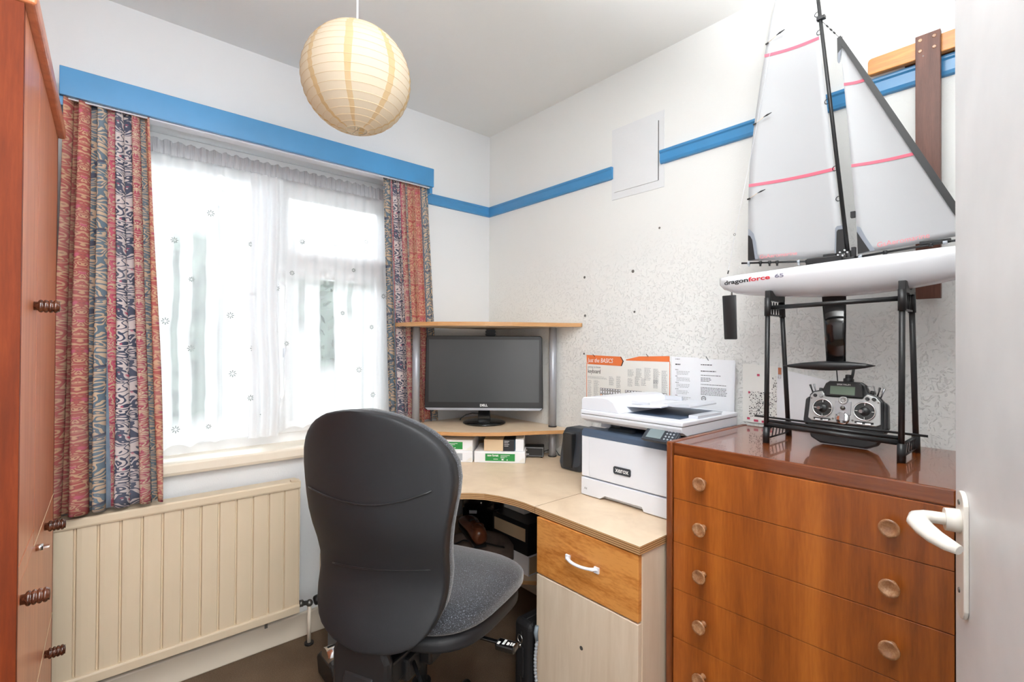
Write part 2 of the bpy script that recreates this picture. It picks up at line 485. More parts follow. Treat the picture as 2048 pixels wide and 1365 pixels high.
def curtain_mat():
    """printed cotton: vertical stripes of ogee, scroll and flower motifs; u, v in metres of cloth"""
    t = NT('printed_curtain_cotton'); uv = t.n('ShaderNodeTexCoord').outputs['UV']
    sep = t.n('ShaderNodeSeparateXYZ'); t.l(uv, sep.inputs[0]); u, v = sep.outputs[0], sep.outputs[1]
    PER = .40; FS = .62
    s = t.M('MULTIPLY', t.M('FRACT', t.M('DIVIDE', u, PER)), PER)
    # (start, end, seed, v period, ground, line, line2, freq, thr)
    red, cream, tan = srgb(184, 76, 64), srgb(216, 188, 156), srgb(214, 166, 126)
    teal, navy, blue, lblue = srgb(88, 116, 134), srgb(44, 58, 88), srgb(92, 120, 150), srgb(150, 172, 190)
    pink, white, crim = srgb(208, 84, 112), srgb(226, 214, 212), srgb(176, 44, 76)
    stripes = [(.000, .070, 1, .11, tan, red, crim, 55, .50), (.070, .078, 0, 0, lblue, blue, navy, 0, 0),
               (.078, .130, 2, .11, red, tan, pink, 60, .52), (.130, .140, 0, 0, blue, navy, navy, 0, 0),
               (.140, .210, 3, .16, teal, cream, navy, 42, .46), (.210, .220, 0, 0, lblue, blue, navy, 0, 0),
               (.220, .248, 4, .08, pink, cream, crim, 75, .5), (.248, .330, 5, .15, navy, white, pink, 46, .44),
               (.330, .340, 0, 0, crim, crim, navy, 0, 0), (.340, .365, 6, .09, cream, crim, red, 70, .5), (.365, .400, 7, .13, teal, cream, navy, 60, .48)]
    col = None
    for (a, b, seed, vp, g, l1, l2, fq, thr) in stripes:
        if vp:
            uc = (a+b)/2; um = t.M('ABSOLUTE', t.M('SUBTRACT', s, uc))
            vp = vp*1.35; ang = t.M('MULTIPLY', v, 2*PI/vp); rr = vp/(2*PI)*1.1
            if seed in (3, 7):   # scroll: the centre line swings from side to side
                um = t.M('SUBTRACT', t.M('SUBTRACT', s, uc), t.M('MULTIPLY', t.M('SINE', ang), (b-a)*.25))
            p = t.vec(um, t.M('MULTIPLY', t.M('COSINE', ang), rr), t.M('ADD', t.M('MULTIPLY', t.M('SINE', ang), rr), seed*1.7))
            f = t.noise(p, fq*FS, 1.0, .5, .9)
            f5 = t.M('ABSOLUTE', t.M('SUBTRACT', t.M('FRACT', t.M('MULTIPLY', f, 6.5)), .5))
            m = t.M('DIVIDE', t.M('SUBTRACT', f5, thr-.24), .05, clamp=True)
            f2 = t.noise(p, fq*1.1*FS, 1, .5, .4)
            m2 = t.M('DIVIDE', t.M('SUBTRACT', f2, .66), .03, clamp=True)
            c = t.mix(m, g, l1)
            c = t.mix(m2, c, l2)
            dk = t.M('DIVIDE', t.M('SUBTRACT', t.M('ABSOLUTE', t.M('SUBTRACT', f5, thr-.25)), .0), .035, clamp=True)
            c = t.mix(t.M('MULTIPLY', t.M('SUBTRACT', 1.0, dk), .55), c, tuple(x*.35 for x in navy))
        else:
            c = t.mix(t.noise(t.vec(t.M('MULTIPLY', u, 300.0), t.M('MULTIPLY', v, 40.0)), 1, 1), g, l1)
        if col is None: col = c
        else: col = t.mix(t.M('GREATER_THAN', s, a), col, c)
    fade = t.noise(t.vec(u, v), 6, 2)
    col = t.mix(t.M('MULTIPLY', fade, .42), col, srgb(176, 176, 182))
    dif = t.n('ShaderNodeBsdfDiffuse'); tr = t.n('ShaderNodeBsdfTranslucent'); t.l(col, dif.inputs[0]); t.l(col, tr.inputs[0])
    mx = t.n('ShaderNodeMixShader'); mx.inputs[0].default_value = .22
    t.l(dif.outputs[0], mx.inputs[1]); t.l(tr.outputs[0], mx.inputs[2]); t.l(mx.outputs[0], t.out.inputs[0])
    return t.m


M_LANT = lantern_mat(); M_NET = net_mat(); M_EMB = net_emb_mat(); M_GLASS = glass_mat(); M_CURT = curtain_mat()


# ------------------------------------------------------------------ room shell
def struct(name, mb, mat, bevel=0, label=None):
    return solo(name, mb, mat, kind='structure', bevel=bevel, label=label)


OX0, OX1, OZ0, OZ1, YW = .05, 1.175, .775, 2.012, 2.262      # window opening and frame plane
struct('floor', MB().box(XL-.1, XB+.1, YF-.9, YA+.3, -.06, 0), M_CARPET)
struct('ceiling', MB().box(XL-.1, XB+.1, YF-.9, YA+.3, ZC, ZC+.06), M_CEIL)
wb = MB(); Z1 = ZC
wb.box(XL-.1, OX0, YA, YA+.27, 0, Z1).box(OX1, XB+.1, YA, YA+.27, 0, Z1).box(OX0, OX1, YA, YA+.27, 0, OZ0).box(OX0, OX1, YA, YA+.27, OZ1, Z1)
struct('wall_back', wb, MW_A)
struct('wall_right', MB().box(XB, XB+.1, YF-.1, YA, 0, Z1), MW_B)
struct('wall_left', MB().box(XL-.1, XL, YF-.1, YA, 0, Z1), MW_A)
wf = MB(); wf.box(XL, -.54, YF-.1, YF, 0, Z1).box(.262, XB, YF-.1, YF, 0, Z1).box(-.54, .262, YF-.1, YF, 2.02, Z1)
struct('wall_front', wf, MW_A)
wh = MB(); wh.box(XL-.1, XL-.04, YF-.9, YF-.1, 0, Z1).box(XB+.04, XB+.1, YF-.9, YF-.1, 0, Z1).box(XL-.1, XB+.1, YF-.96, YF-.9, 0, Z1)
struct('wall_landing', wh, MW_A)


def skirting(name, pts_box, mat):
    return struct(name, pts_box, mat, bevel=.006)


skirting('baseboard_back', MB().box(XL, XB-.018, YA-.018, YA, 0, .098), M_CREAMP)
skirting('baseboard_right', MB().box(XB-.018, XB, YF, YA, 0, .098), M_CREAMP)
skirting('baseboard_left', MB().box(XL, XL+.018, YF, YA-.018, 0, .098), M_CREAMP)
# picture rails: small moulded profile
def rail_prof(w0):   # (offset from wall, z)
    return [(0, 1.924), (.010, 1.926), (.013, 1.935), (.013, 1.962), (.017, 1.967), (.017, 1.975), (0, 1.976)]


def rail_x(x0, x1):
    return MB().prism([(YA-d, z) for d, z in rail_prof(0)], x0, x1, 0)


def rail_y(y0, y1):
    return MB().prism([(XB-d, z) for d, z in rail_prof(0)], y0, y1, 1)


struct('trim_1', rail_x(XL, -.066), M_BLUE); struct('trim_2', rail_x(1.235, XB-.001), M_BLUE)
struct('trim_3', rail_y(1.283, YA-.001), M_BLUE); struct('trim_4', rail_y(YF, 1.053), M_BLUE)

# window
F = MB()
F.box(OX0, OX1, YW, YW+.05, OZ1-.105, OZ1).box(OX0, OX1, YW, YW+.05, OZ0, .832)      # head and bottom rail
F.box(OX0, .10, YW, YW+.05, .832, OZ1-.105).box(1.125, OX1, YW, YW+.05, .832, OZ1-.105)
F.box(.575, .63, YW, YW+.05, .832, OZ1-.105).box(.63, 1.125, YW+.002, YW+.05, 1.555, 1.60)
win = struct('window_1', F, M_UPVC, bevel=.004)


def wpart(name, mb, mat, bevel=0, label=None):
    b = win.location
    o = finish(name, mb, mat, Matrix.Translation(-b), bevel); o.parent = win
    if label: o['label'] = label
    return o


wpart('glass_pane', MB().box(.10, .575, YW+.024, YW+.030, .832, OZ1-.105), M_GLASS)


def sash(x0, x1, z0, z1, w):
    m = MB(); y0, y1 = YW-.012, YW+.038
    m.box(x0, x1, y0, y1, z0, z0+w).box(x0, x1, y0, y1, z1-w, z1).box(x0, x0+w, y0, y1, z0+w, z1-w).box(x1-w, x1, y0, y1, z0+w, z1-w)
    o = wpart('sash', m, M_UPVC, .004)
    g = finish('glass_pane', MB().box(x0+w, x1-w, YW+.01, YW+.016, z0+w, z1-w), M_GLASS, Matrix.Translation(-win.location)); g.parent = o
    return o


sash(.628, 1.13, 1.60, 1.905, .040).name = 'vent_sash'
sa = sash(.628, 1.13, .832, 1.556, .040)
h = finish('window_latch', MB().box(.645, .66, YW-.03, YW-.012, 1.16, 1.2).box(.648, .657, YW-.045, YW-.03, 1.08, 1.195), M_WHITEPL, Matrix.Translation(-win.location), .002); h.parent = sa
sillm = MB().prism([(YW, OZ0), (YW, .792), (YA-.030, .792), (YA-.036, .787), (YA-.036, .760), (YA-.030, .748), (YA, .746), (YA, OZ0)], .0, 1.20, 0)
wpart('window_sill', sillm, M_CREAMP, .002, 'cream painted window sill board')

# door, opened back into the room
hx, hy, th = .248, -.112, math.atan2(.3, .954)
DMX = Matrix.Translation((hx, hy, 0)) @ Matrix.Rotation(th, 4, 'Z')     # local x along the leaf, +y faces the room
door = finish('door_1', MB().box(0, .762, -.035, 0, .012, 1.98, DMX), M_DOORW, DMX.inverted(), .003)
door.matrix_world = DMX; meta(door, kind='structure')


def dpart(name, mb, mat, parent=None, bevel=0, label=None):
    o = finish(name, mb, mat, None, bevel); o.parent = parent or door
    if label: o['label'] = label
    return o


px = .762-.055; pz = .932
pl = [(px+.022*math.cos(a), pz+.0+(.066 if math.sin(a) >= 0 else -.066)+.022*math.sin(a)) for a in [2*PI*k/24 for k in range(24)]]
plate = dpart('handle_plate', MB().prism(pl, 0, .006, 1), M_HANDLEW, bevel=.002, label='cream painted lever plate')
hl = MB(); hz = .978
hl.cyl((px, .004, hz), (px, .022, hz), .0165, .0155, 20)
dpart('handle_rose', hl, M_HANDLEW, plate)
lv = MB()
path = [(px, .018, hz), (px, .034, hz), (px-.003, .044, hz), (px-.012, .052, hz), (px-.026, .055, hz-.002), (px-.044, .050, hz-.006), (px-.060, .042, hz-.010), (px-.074, .032, hz-.013), (px-.084, .022, hz-.015)]
lv.tube(path, [.0105, .0105, .011, .012, .013, .0125, .0115, .010, .007], 14, flat=.8)
dpart('lever', lv, M_HANDLEW, plate, label='curved cream lever')
dpart('plate_screw', MB().cyl((px, .0055, pz-.05), (px, .0075, pz-.05), .0035, n=10), M_STEEL, plate)
dpart('plate_screw', MB().cyl((px, .0055, pz+.072), (px, .0075, pz+.072), .0035, n=10), M_STEEL, plate)
for z in (.25, 1.7):
    dpart('hinge', MB().cyl((0, .004, z), (0, .004, z+.08), .006), M_STEEL)
# door lining
F = MB(); F.box(-.575, -.54, YF-.1, YF+.012, 0, 2.055).box(.262, .30, YF-.1, YF+.006, 0, 2.055).box(-.54, .262, YF-.1, YF+.012, 2.02, 2.055)
struct('trim_5', F, M_CREAMP)

# ------------------------------------------------------------------ garden seen through the window
solo('patio', MB().box(-9, 9, 2.45, 16, -.35, -.3), M_GRASS, 'unseen pale patio added outside to whiten light on the net', 'patio')  # unseen ground, made pale so it throws neutral light on the net


def leafy(name, cx, cy, w, d, h, n, label, seed):
    rnd = random.Random(seed); m = MB()
    for k in range(n):
        x = rnd.uniform(-w, w); y = rnd.uniform(-d, d); z = rnd.uniform(0, 1)
        z = h*(1-.35*(x/w)**2*rnd.random())*z-.16
        s = rnd.uniform(.06, .13); p = Vector((cx+x, cy+y, z))
        a = Vector((rnd.uniform(-1, 1), rnd.uniform(-1, 1), rnd.uniform(-1, 1))).normalized(); b2 = a.cross(Vector((rnd.uniform(-1, 1), .3, 1))).normalized()
        m.face([m.b.verts.new(p+a*s), m.b.verts.new(p+b2*s*.6), m.b.verts.new(p-a*s), m.b.verts.new(p-b2*s*.6)])
    T = Thing(name, label, 'hedge', (cx, cy, -.3))
    o = T.part('foliage', m, M_HEDGE, fixn=False, kind='stuff')
    T.part('stem', MB().cyl((cx, cy, -.299), (cx, cy, h*.6), .06, .03, 8), M_BROWNB)
    T.part('inner_growth', MB().box(cx-w*.96, cx+w*.96, cy-d*.6, cy+d*.6, -.28, h*.86), M_HEDGE)


leafy('garden_hedge', -.65, 6.8, 2.2, .6, 3.2, 5000, 'dense dark green hedge outside, behind the left pane', 3)
leafy('garden_hedge', 3.3, 8.6, 2.6, .6, 3.1, 5000, 'dense dark green hedge outside, behind the right casement', 4)

# ------------------------------------------------------------------ pelmet and curtains
T = Thing('pelmet', 'blue painted wooden pelmet board across the top of the window', 'pelmet', (.58, 2.05, 1.967))
T.part('front_board', MB().box(-.066, 1.243, 1.997, 2.012, 1.967, 2.054), M_BLUE, bevel=.002)
T.part('end_board', MB().box(-.066, -.052, 2.012, YA, 1.94, 2.054), M_BLUE)
T.part('end_board', MB().box(1.229, 1.243, 2.012, YA, 1.94, 2.054), M_BLUE)
T.part('top_board', MB().box(-.052, 1.229, 2.012, YA, 2.042, 2.054), M_BLUE)
T.part('highlight_strip', MB().box(-.05, 1.228, 2.013, 2.019, 1.9625, 1.9668), M_WHITEPL)  # white strip added as the highlight along the pelmet's lower edge
T.part('curtain_track', MB().box(-.04, 1.22, 2.030, 2.038, 1.972, 1.985).box(-.04, 1.22, 2.034, 2.12, 1.985, 1.989), M_WHITEPL)


def curtain(name, label, x0, x1, bx0, bx1, z0, z1, y, n, uoff, seed, amp=.022, yb=None, width=None):
    rnd = random.Random(seed); ph = [rnd.uniform(0, 6) for _ in range(6)]
    Wd = width or (x1-x0)*2.1
    yb = y if yb is None else yb

    def f(i, j):
        # pleats
        k = n*2*PI
        t_ = i+.018*math.sin(2*PI*i*2.3+ph[0])*(1-j)+.012*math.sin(9*i+5*j+ph[4])*(1-j)
        wv = math.sin(k*t_+ph[1])+.28*math.sin(2*k*t_+ph[2])
        a = amp*(.55+.45*(1-j))*(1+.35*math.sin(5*i+ph[3]))
        x = (x0+(x1-x0)*i)*j+(bx0+(bx1-bx0)*i)*(1-j)
        x += .35*a*math.sin(2*k*t_+ph[1]+.6)
        yy = (y*j+yb*(1-j))+a*wv*.8
        z = z0+(z1-z0)*j+(.006*math.sin(k*t_+ph[5]) if j == 0 else 0)
        return (x, yy, z)
    m = MB(); m.grid(f, n*22, 40, lambda i, j: (uoff+i*Wd, z0+(z1-z0)*j))
    T = Thing(name, label, 'curtain', ((x0+x1)/2, y, z0))
    c = T.part('curtain_cloth', m, M_CURT, fixn=False)
    md = c.modifiers.new('solid', 'SOLIDIFY'); md.thickness = .0012
    return T


curtain('curtain', 'long patterned red and blue curtain hanging left of the window', -.050, .158, -.075, .208, .688, 1.985, 2.035, 5, .015, 1, .040, width=.42)
curtain('curtain', 'patterned red and blue curtain hanging right of the window beside the monitor', 1.000, 1.226, 1.068, 1.335, .846, 1.985, 2.035, 6, .15, 2, .019, yb=2.092, width=.46)

# net curtain with its wire, heading and scalloped hem
NX0, NX1, NZ0, NZ1, NY = .135, 1.155, .838, 1.958, 2.20
T = Thing('net_curtain', 'sheer white net curtain with embroidered sprigs across the window', 'net curtain', (.64, NY, NZ0))


def netf(i, j):
    s = i*(NX1-NX0); x = NX0+s
    a = .010*(1+.5*math.sin(7*i))
    y = NY+a*math.sin(s*58+2*math.sin(3*i))*(1-.3*j)+.004*math.sin(s*140)
    if .38 < i < .47: y += -.012*math.sin((i-.38)/.09*PI)     # the bunched join in the middle
    z = NZ0+(NZ1-NZ0)*j
    if j < .5: z += (-.02+.065*i+.012*abs(math.sin(s*38)))*(1-2*j)
    return (x, y, z)


m = MB(); m.grid(netf, 260, 46, lambda i, j: (i*(NX1-NX0), j*(NZ1-NZ0)))
net = T.part('net_cloth', m, M_NET, fixn=False)
# denser, bunched edge where the two widths meet
m = MB(); m.grid(lambda i, j: (NX0+.36+.115*i+.006*math.sin(9*j), NY-.024+.010*math.sin(i*19+2*j), NZ0+.0+.05*i*0+(NZ1-NZ0-.05)*j), 40, 30, lambda i, j: (.30+.1*i, .9))
T.part('net_edge', m, M_NET, fixn=False, label='bunched double layer of net over the mullion')
# ruched heading
m = MB(); m.grid(lambda i, j: (NX0+(NX1-NX0)*i, NY-.022-.003*math.sin(i*330+j*2)-.0015*math.sin(i*611), NZ1-.048+.052*j+.004*math.sin(i*170)*(j == 1)), 700, 4)
t = NT('net_heading'); t.set(srgb(190, 193, 198), .9); T.part('ruched_heading', m, t.m, fixn=False)
T.part('curtain_wire', MB().cyl((NX0-.06, NY, NZ1-.012), (NX1+.01, NY, NZ1-.012), .003, n=8), M_WHITEPL)
emb = MB(); rnd = random.Random(5)
pts = [(.245, 1.60), (.36, 1.72), (.43, 1.33), (.44, 1.10), (.30, 1.20), (.255, .90), (.36, .90), (.51, 1.42), (.515, 1.20), (.505, 1.0), (.53, .93),
       (.50, 1.62), (.60, 1.45), (.66, 1.52), (.70, 1.66), (.80, 1.48), (.93, 1.56), (.99, 1.70), (1.02, 1.30), (.96, 1.10), (1.03, .98), (.64, 1.22), (.22, 1.30), (.30, 1.46), (1.08, 1.45), (.88, 1.36)]
for x, z in pts:
    r = rnd.uniform(.009, .014)
    for k in range(8):
        a = 2*PI*k/8; c2, s2 = math.cos(a), math.sin(a)
        yy = NY-.018
        emb.prism([(x+c2*r*.35-s2*.0013, z+s2*r*.35+c2*.0013), (x+c2*r-s2*.0018, z+s2*r+c2*.0018), (x+c2*r+s2*.0018, z+s2*r-c2*.0018), (x+c2*r*.35+s2*.0013, z+s2*r*.35-c2*.0013)], yy, yy-.0006, 1)
T.part('embroidered_sprigs', emb, M_EMB, kind='stuff')

# ------------------------------------------------------------------ paper lantern
LC = Vector((.537, 1.249, 1.921)); LR = .1395
T = Thing('pendant_lamp', 'round cream paper lantern hanging from the ceiling', 'lamp', LC)
prof = []
nr = 19
for k in range(nr+1):
    t0 = math.asin(.028/LR)+(PI-2*math.asin(.028/LR))*k/nr
    prof.append((LR*math.sin(t0), -LR*.985*math.cos(t0)))
    if k < nr:
        t1 = t0+(PI-2*math.asin(.028/LR))/nr/2
        prof.append((LR*1.0*math.sin(t1)*.982, -LR*.985*math.cos(t1)*.982))
m = MB(); m.lathe(prof, LC, n=64, cap=False)
sh = T.part('paper_shade', m, M_LANT, fixn=False)
m = MB()
for k in range(nr+1):
    t0 = math.asin(.028/LR)+(PI-2*math.asin(.028/LR))*k/nr
    r, hgt = LR*math.sin(t0)+.0002, -LR*.985*math.cos(t0)
    m.tube([LC+Vector((r*math.cos(2*PI*q/48), r*math.sin(2*PI*q/48), hgt)) for q in range(48)], .0005, 5, closed=True)
t = NT('paper_rib'); t.set(srgb(206, 180, 144), .8); T.part('shade_ribs', m, t.m)
m = MB(); zb = -LR*.985*math.cos(math.asin(.028/LR))
m.tube([LC+Vector((.027*math.cos(2*PI*q/32), .027*math.sin(2*PI*q/32), zb)) for q in range(32)], .0012, 6, closed=True)
m.cyl(LC+Vector((-.027, 0, zb)), LC+Vector((.027, 0, zb)), .0008, n=6).cyl(LC+Vector((0, -.027, zb)), LC+Vector((0, .027, zb)), .0008, n=6)
m.cyl(LC+Vector((.004, 0, zb)), LC+Vector((.004, 0, -zb)), .0008, n=6).cyl(LC+Vector((-.004, 0, zb)), LC+Vector((-.004, 0, -zb)), .0008, n=6)
T.part('wire_frame', m, M_CAPWIRE)
T.part('cord', MB().cyl(LC+Vector((0, 0, .09)), (LC.x, LC.y, ZC-.02), .0028, n=8), M_WHITEPL)
T.part('bulb_holder', MB().cyl(LC+Vector((0, 0, .04)), LC+Vector((0, 0, .10)), .017, .012, 14), M_WHITEPL)
t = NT('bulb_glass'); t.set(srgb(240, 238, 230), .2)
T.part('bulb', MB().sphere(LC+Vector((0, 0, .005)), .028, (1, 1, 1.2)), t.m)
T.part('ceiling_rose', MB().cyl((LC.x, LC.y, ZC-.022), (LC.x, LC.y, ZC), .028, .036, 20), M_WHITEPL)

# ------------------------------------------------------------------ wardrobe (front faces +x, turned very slightly)
WA = math.atan2(.021, .73)
WMX = Matrix.Translation((-.085, 1.20, 0)) @ Matrix.Rotation(-WA, 4, 'Z')   # local y along the front, +x out of the front
T = Thing('wardrobe', 'tall cherry wood wardrobe with drawers standing at the left', 'wardrobe', mx=WMX)
L_, D_ = .73, .60; ZT = 1.812
T.part('carcass', MB().box(-D_, 0, 0, .016, 0, ZT).box(-D_, 0, L_-.016, L_, 0, ZT).box(-D_, -.018, .018, L_-.018, 0, .06).box(-D_, -.018, .018, L_-.018, ZT-.018, ZT).box(-D_, -D_+.006, .018, L_-.018, .06, ZT-.018), M_WARDSIDE, local=True, bevel=.001)
T.part('cornice', MB().box(-.02, .016, -.006, L_+.010, ZT, ZT+.032).box(-D_, -.02, -.006, L_+.010, ZT, ZT+.016), M_WARD, local=True, bevel=.006, seg=3)
spl = .244
d1 = T.part('door', MB().box(-.018, 0, .017, spl-.0015, .826, ZT-.002), M_WARD, local=True, bevel=.0015)
d2 = T.part('door', MB().box(-.018, 0, spl+.0015, L_-.017, .790, ZT-.002), M_WARD, local=True, bevel=.0015)


def turned_knob(parent, y, z, T=T):
    m = MB(); pr = [(.009, 0), (.009, .006)]
    for k in range(4):
        pr += [(.0125, .008+.0075*k), (.0135, .0105+.0075*k), (.0125, .013+.0075*k), (.0105, .0145+.0075*k)]
    pr += [(.011, .039), (.001, .040)]
    m.lathe(pr, (0, y, z), (1, 0, 0), 18)
    T.part('knob', m, M_KNOBDK, parent, local=True, label='ribbed dark brown turned knob')


dr1 = T.part('drawer', MB().box(-.018, 0, .017, L_-.017, .452, .787).box(-.018, 0, .017, spl-.0015, .787, .823), M_WARD, local=True, bevel=.0015)
dr2 = T.part('drawer', MB().box(-.018, 0, .017, L_-.017, .07, .449), M_WARD, local=True, bevel=.0015)
turned_knob(d2, 0.245-.055, 1.294); turned_knob(dr1, .045, .756); turned_knob(dr1, .47, .764); turned_knob(dr2, .515, .428); turned_knob(dr2, .045, .428)
T.part('lock_key', MB().cyl((0, .285, .772), (.012, .285, .772), .007, n=14).box(.012, .022, .279, .291, .770, .774), M_CHROME, dr1, local=True, label='small chrome lock')
m = MB(); m.box(-.0, .001, spl, L_-.017, .7875, .7895); T.part('drawer_lip', m, M_BEIGEC, dr1, local=True)
m = MB(); m.box(-.0, .001, .017, L_-.017, .4495, .4515); T.part('drawer_lip', m, M_BEIGEC, dr2, local=True)

# ------------------------------------------------------------------ radiator
RX0, RX1, RY, RZ0, RZ1 = -.16, .65, 2.03, .15, .675
T = Thing('radiator', 'cream panel radiator with vertical flutes mounted under the window', 'radiator', (.25, 2.08, RZ0))
def rp(i):   # section along x: wide raised flats with narrow grooves
    return i
m = MB(); secs = []
x = RX0
ring = []
pt = []
k0 = -3
nfl = int((RX1-RX0)/.0555)
for k in range(nfl+1):
    xc = -.018+.0555*(k-2)
    if RX0 < xc-.006 and xc+.006 < RX1:
        pt += [(xc-.0045, RY), (xc-.0015, RY+.008), (xc+.0015, RY+.008), (xc+.0045, RY)]
        pt += [(xc+.016, RY-.0012), (xc+.032, RY-.0012)]
pt = [(RX0, RY)]+pt+[(RX1, RY)]
poly = pt+[(RX1, RY+.014), (RX0, RY+.014)]
m = MB()
A = [m.b.verts.new((p[0], p[1], RZ0+.028)) for p in pt]; B = [m.b.verts.new((p[0], p[1], RZ1-.026)) for p in pt]
for i in range(len(pt)-1): m.face([A[i], A[i+1], B[i+1], B[i]])
m.box(RX0, RX1, RY+.0085, RY+.02, RZ0+.01, RZ1-.01)
T.part('fluted_panel', m, M_RAD)
T.part('top_rail', MB().prism([(RY-.006, RZ1-.030), (RY-.008, RZ1-.024), (RY-.008, RZ1-.004), (RY-.004, RZ1), (RY+.02, RZ1), (RY+.02, RZ1-.030)], RX0-.002, RX1+.002, 0), M_RAD, bevel=.001)
T.part('bottom_rail', MB().prism([(RY-.006, RZ0+.034), (RY-.008, RZ0+.028), (RY-.008, RZ0+.003), (RY-.004, RZ0), (RY+.02, RZ0), (RY+.02, RZ0+.034)], RX0-.002, RX1+.002, 0), M_RAD, bevel=.001)
T.part('side_seam', MB().box(RX1-.0035, RX1+.001, RY-.004, RY+.004, RZ0+.034, RZ1-.03), M_RAD)
T.part('rear_panel', MB().box(RX0, RX1, RY+.05, RY+.06, RZ0+.01, RZ1-.01), M_RAD)
T.part('top_grille', MB().box(RX0, RX1, RY+.022, RY+.060, RZ1-.006, RZ1-.001), M_RAD)
T.part('wall_bracket', MB().box(.52, .545, RY+.02, YA, RZ0+.1, RZ1-.05), M_RAD)
T.part('wall_bracket', MB().box(-.08, -.055, RY+.02, YA, RZ0+.1, RZ1-.05), M_RAD)
T.part('bleed_pin', MB().box(.525, .535, RY-.006, RY, RZ0-.016, RZ0+.0), M_STEEL)
T.part('corner_cap', MB().box(RX1-.035, RX1-.004, RY-.0095, RY+.006, RZ1+.0, RZ1+.007), M_RAD)
T = Thing('radiator_valve', 'black and white thermostatic valve at the right end of the radiator', 'valve', (.70, 2.045, 0))
T.part('valve_body', MB().cyl((RX1+.002, 2.045, .176), (.695, 2.045, .168), .009, n=14).sphere((.697, 2.045, .166), .014).cyl((RX1+.005, 2.045, .176), (RX1+.022, 2.045, .174), .013, n=6), M_STEEL)
hd = MB(); hd.lathe([(.012, 0), (.018, .004), (.0195, .012), (.0195, .030), (.018, .033)], (.712, 2.040, .170), (.9, -.1, .15), 18)
T.part('thermostatic_head', hd, M_BLKPL)
hd = MB(); hd.lathe([(.0195, .0), (.0200, .010), (.015, .014), (.001, .015)], (.712+.030, 2.040-.003, .175), (.9, -.1, .15), 18)
T.part('valve_cap', hd, M_WHITEPL)
T.part('feed_pipe', MB().cyl((.697, 2.045, .155), (.697, 2.045, .0), .0075, n=12), M_CREAMP)
T.part('pipe_collar', MB().cyl((.697, 2.045, .0), (.697, 2.045, .008), .018, n=16), M_BLKPL)

# ------------------------------------------------------------------ corner desk
def arc_pts(c, a, b, bulge, n=16):
    """points from a to b bulging sideways by bulge (signed)"""
    a, b = Vector(a), Vector(b); d = b-a; n_ = Vector((-d.y, d.x)).normalized()
    return [tuple(a+d*t+n_*bulge*4*t*(1-t)) for t in [k/n for k in range(n+1)]]


DX, DY = XB-.003, YA-.022
desk = Thing('corner_desk', 'pale maple corner desk with a curved front and a raised monitor shelf', 'desk', (1.35, 1.75, 0))
PF = 1.072    # front line of the right hand run
crv = [(PF, 1.141), (1.098, 1.20), (1.097, 1.25), (1.083, 1.30), (1.055, 1.353), (1.025, 1.388), (.985, 1.419), (.94, 1.450), (.89, 1.480), (.83, 1.515), (.76, 1.545), (.735, 1.555)]
crv = [(1.094, 1.141), (1.096, 1.19), (1.092, 1.24), (1.078, 1.30), (1.055, 1.353), (1.022, 1.392), (.982, 1.424), (.93, 1.455), (.87, 1.485), (.80, 1.515), (.735, 1.535)]
poly = crv+[(.735, DY), (DX, DY), (DX, 1.141)]
T = desk


def board(T, name, poly, z0, z1, mtop, medge, parent=None, label=None):
    m = MB(); A = [m.b.verts.new((*p, z0)) for p in poly]; B = [m.b.verts.new((*p, z1)) for p in poly]
    m.face(A); m.face(B, mi=0)
    for i in range(len(poly)):
        m.face([A[i], B[i], B[(i+1) % len(poly)], A[(i+1) % len(poly)]], mi=1)
    return T.part(name, m, [mtop, medge], parent, label=label)


board(T, 'desktop', poly, .678, .700, M_MAPLE, M_PLY)
shl = [(DX-.0, 1.462), (1.60, 1.485), (1.50, 1.545), (1.40, 1.60), (1.30, 1.672), (1.21, 1.755), (1.14, 1.85), (1.09, 1.96), (1.068, 2.03)]
shl = [(XB-.012, 1.470), (1.60, 1.520), (1.50, 1.573), (1.40, 1.622), (1.317, 1.678), (1.24, 1.745), (1.175, 1.82), (1.12, 1.91), (1.088, 2.00), (1.08, 2.06)]
board(T, 'monitor_shelf', shl+[(1.08, DY), (DX, DY), (DX, 1.470)], .822, .838, M_MAPLE, M_SHELFEDGE)
sht = [(XB-.012, 1.450), (1.60, 1.50), (1.50, 1.553), (1.40, 1.605), (1.30, 1.672), (1.22, 1.745), (1.155, 1.82), (1.11, 1.91), (1.085, 2.00), (1.078, 2.045)]
m = board(T, 'top_shelf', sht+[(1.078, DY), (DX, DY), (DX, 1.450)], 1.302, 1.319, M_MAPLE, M_SHELFEDGE)
for (x, y) in ((1.650, 1.603), (1.172, 2.030)):
    for z0, z1 in ((.838, 1.302), (.700, .822)):
        p = T.part('shelf_post', MB().cyl((x, y, z0), (x, y, z1), .0175, n=24), M_SILVER, label='round silver post')
        T.part('post_collar', MB().cyl((x, y, z0), (x, y, z0+.005), .0195, n=24), M_BLKPL, p)
lsh = [(XB-.01, 1.30), (1.52, 1.36), (1.42, 1.435), (1.33, 1.53), (1.24, 1.63), (1.16, 1.74), (1.10, 1.87), (1.07, 2.00), (1.065, 2.06)]
board(T, 'lower_shelf', lsh+[(1.065, DY), (DX, DY), (DX, 1.30)], .234, .250, M_MAPLE, M_SHELFEDGE)
T.part('side_panel', MB().box(.742, .760, 1.60, 1.962, .0, .678), M_CARC, label='grey end panel')
T.part('back_brace', MB().box(.76, XB-.02, DY-.018, DY, .25, .33), M_MAPLEV)

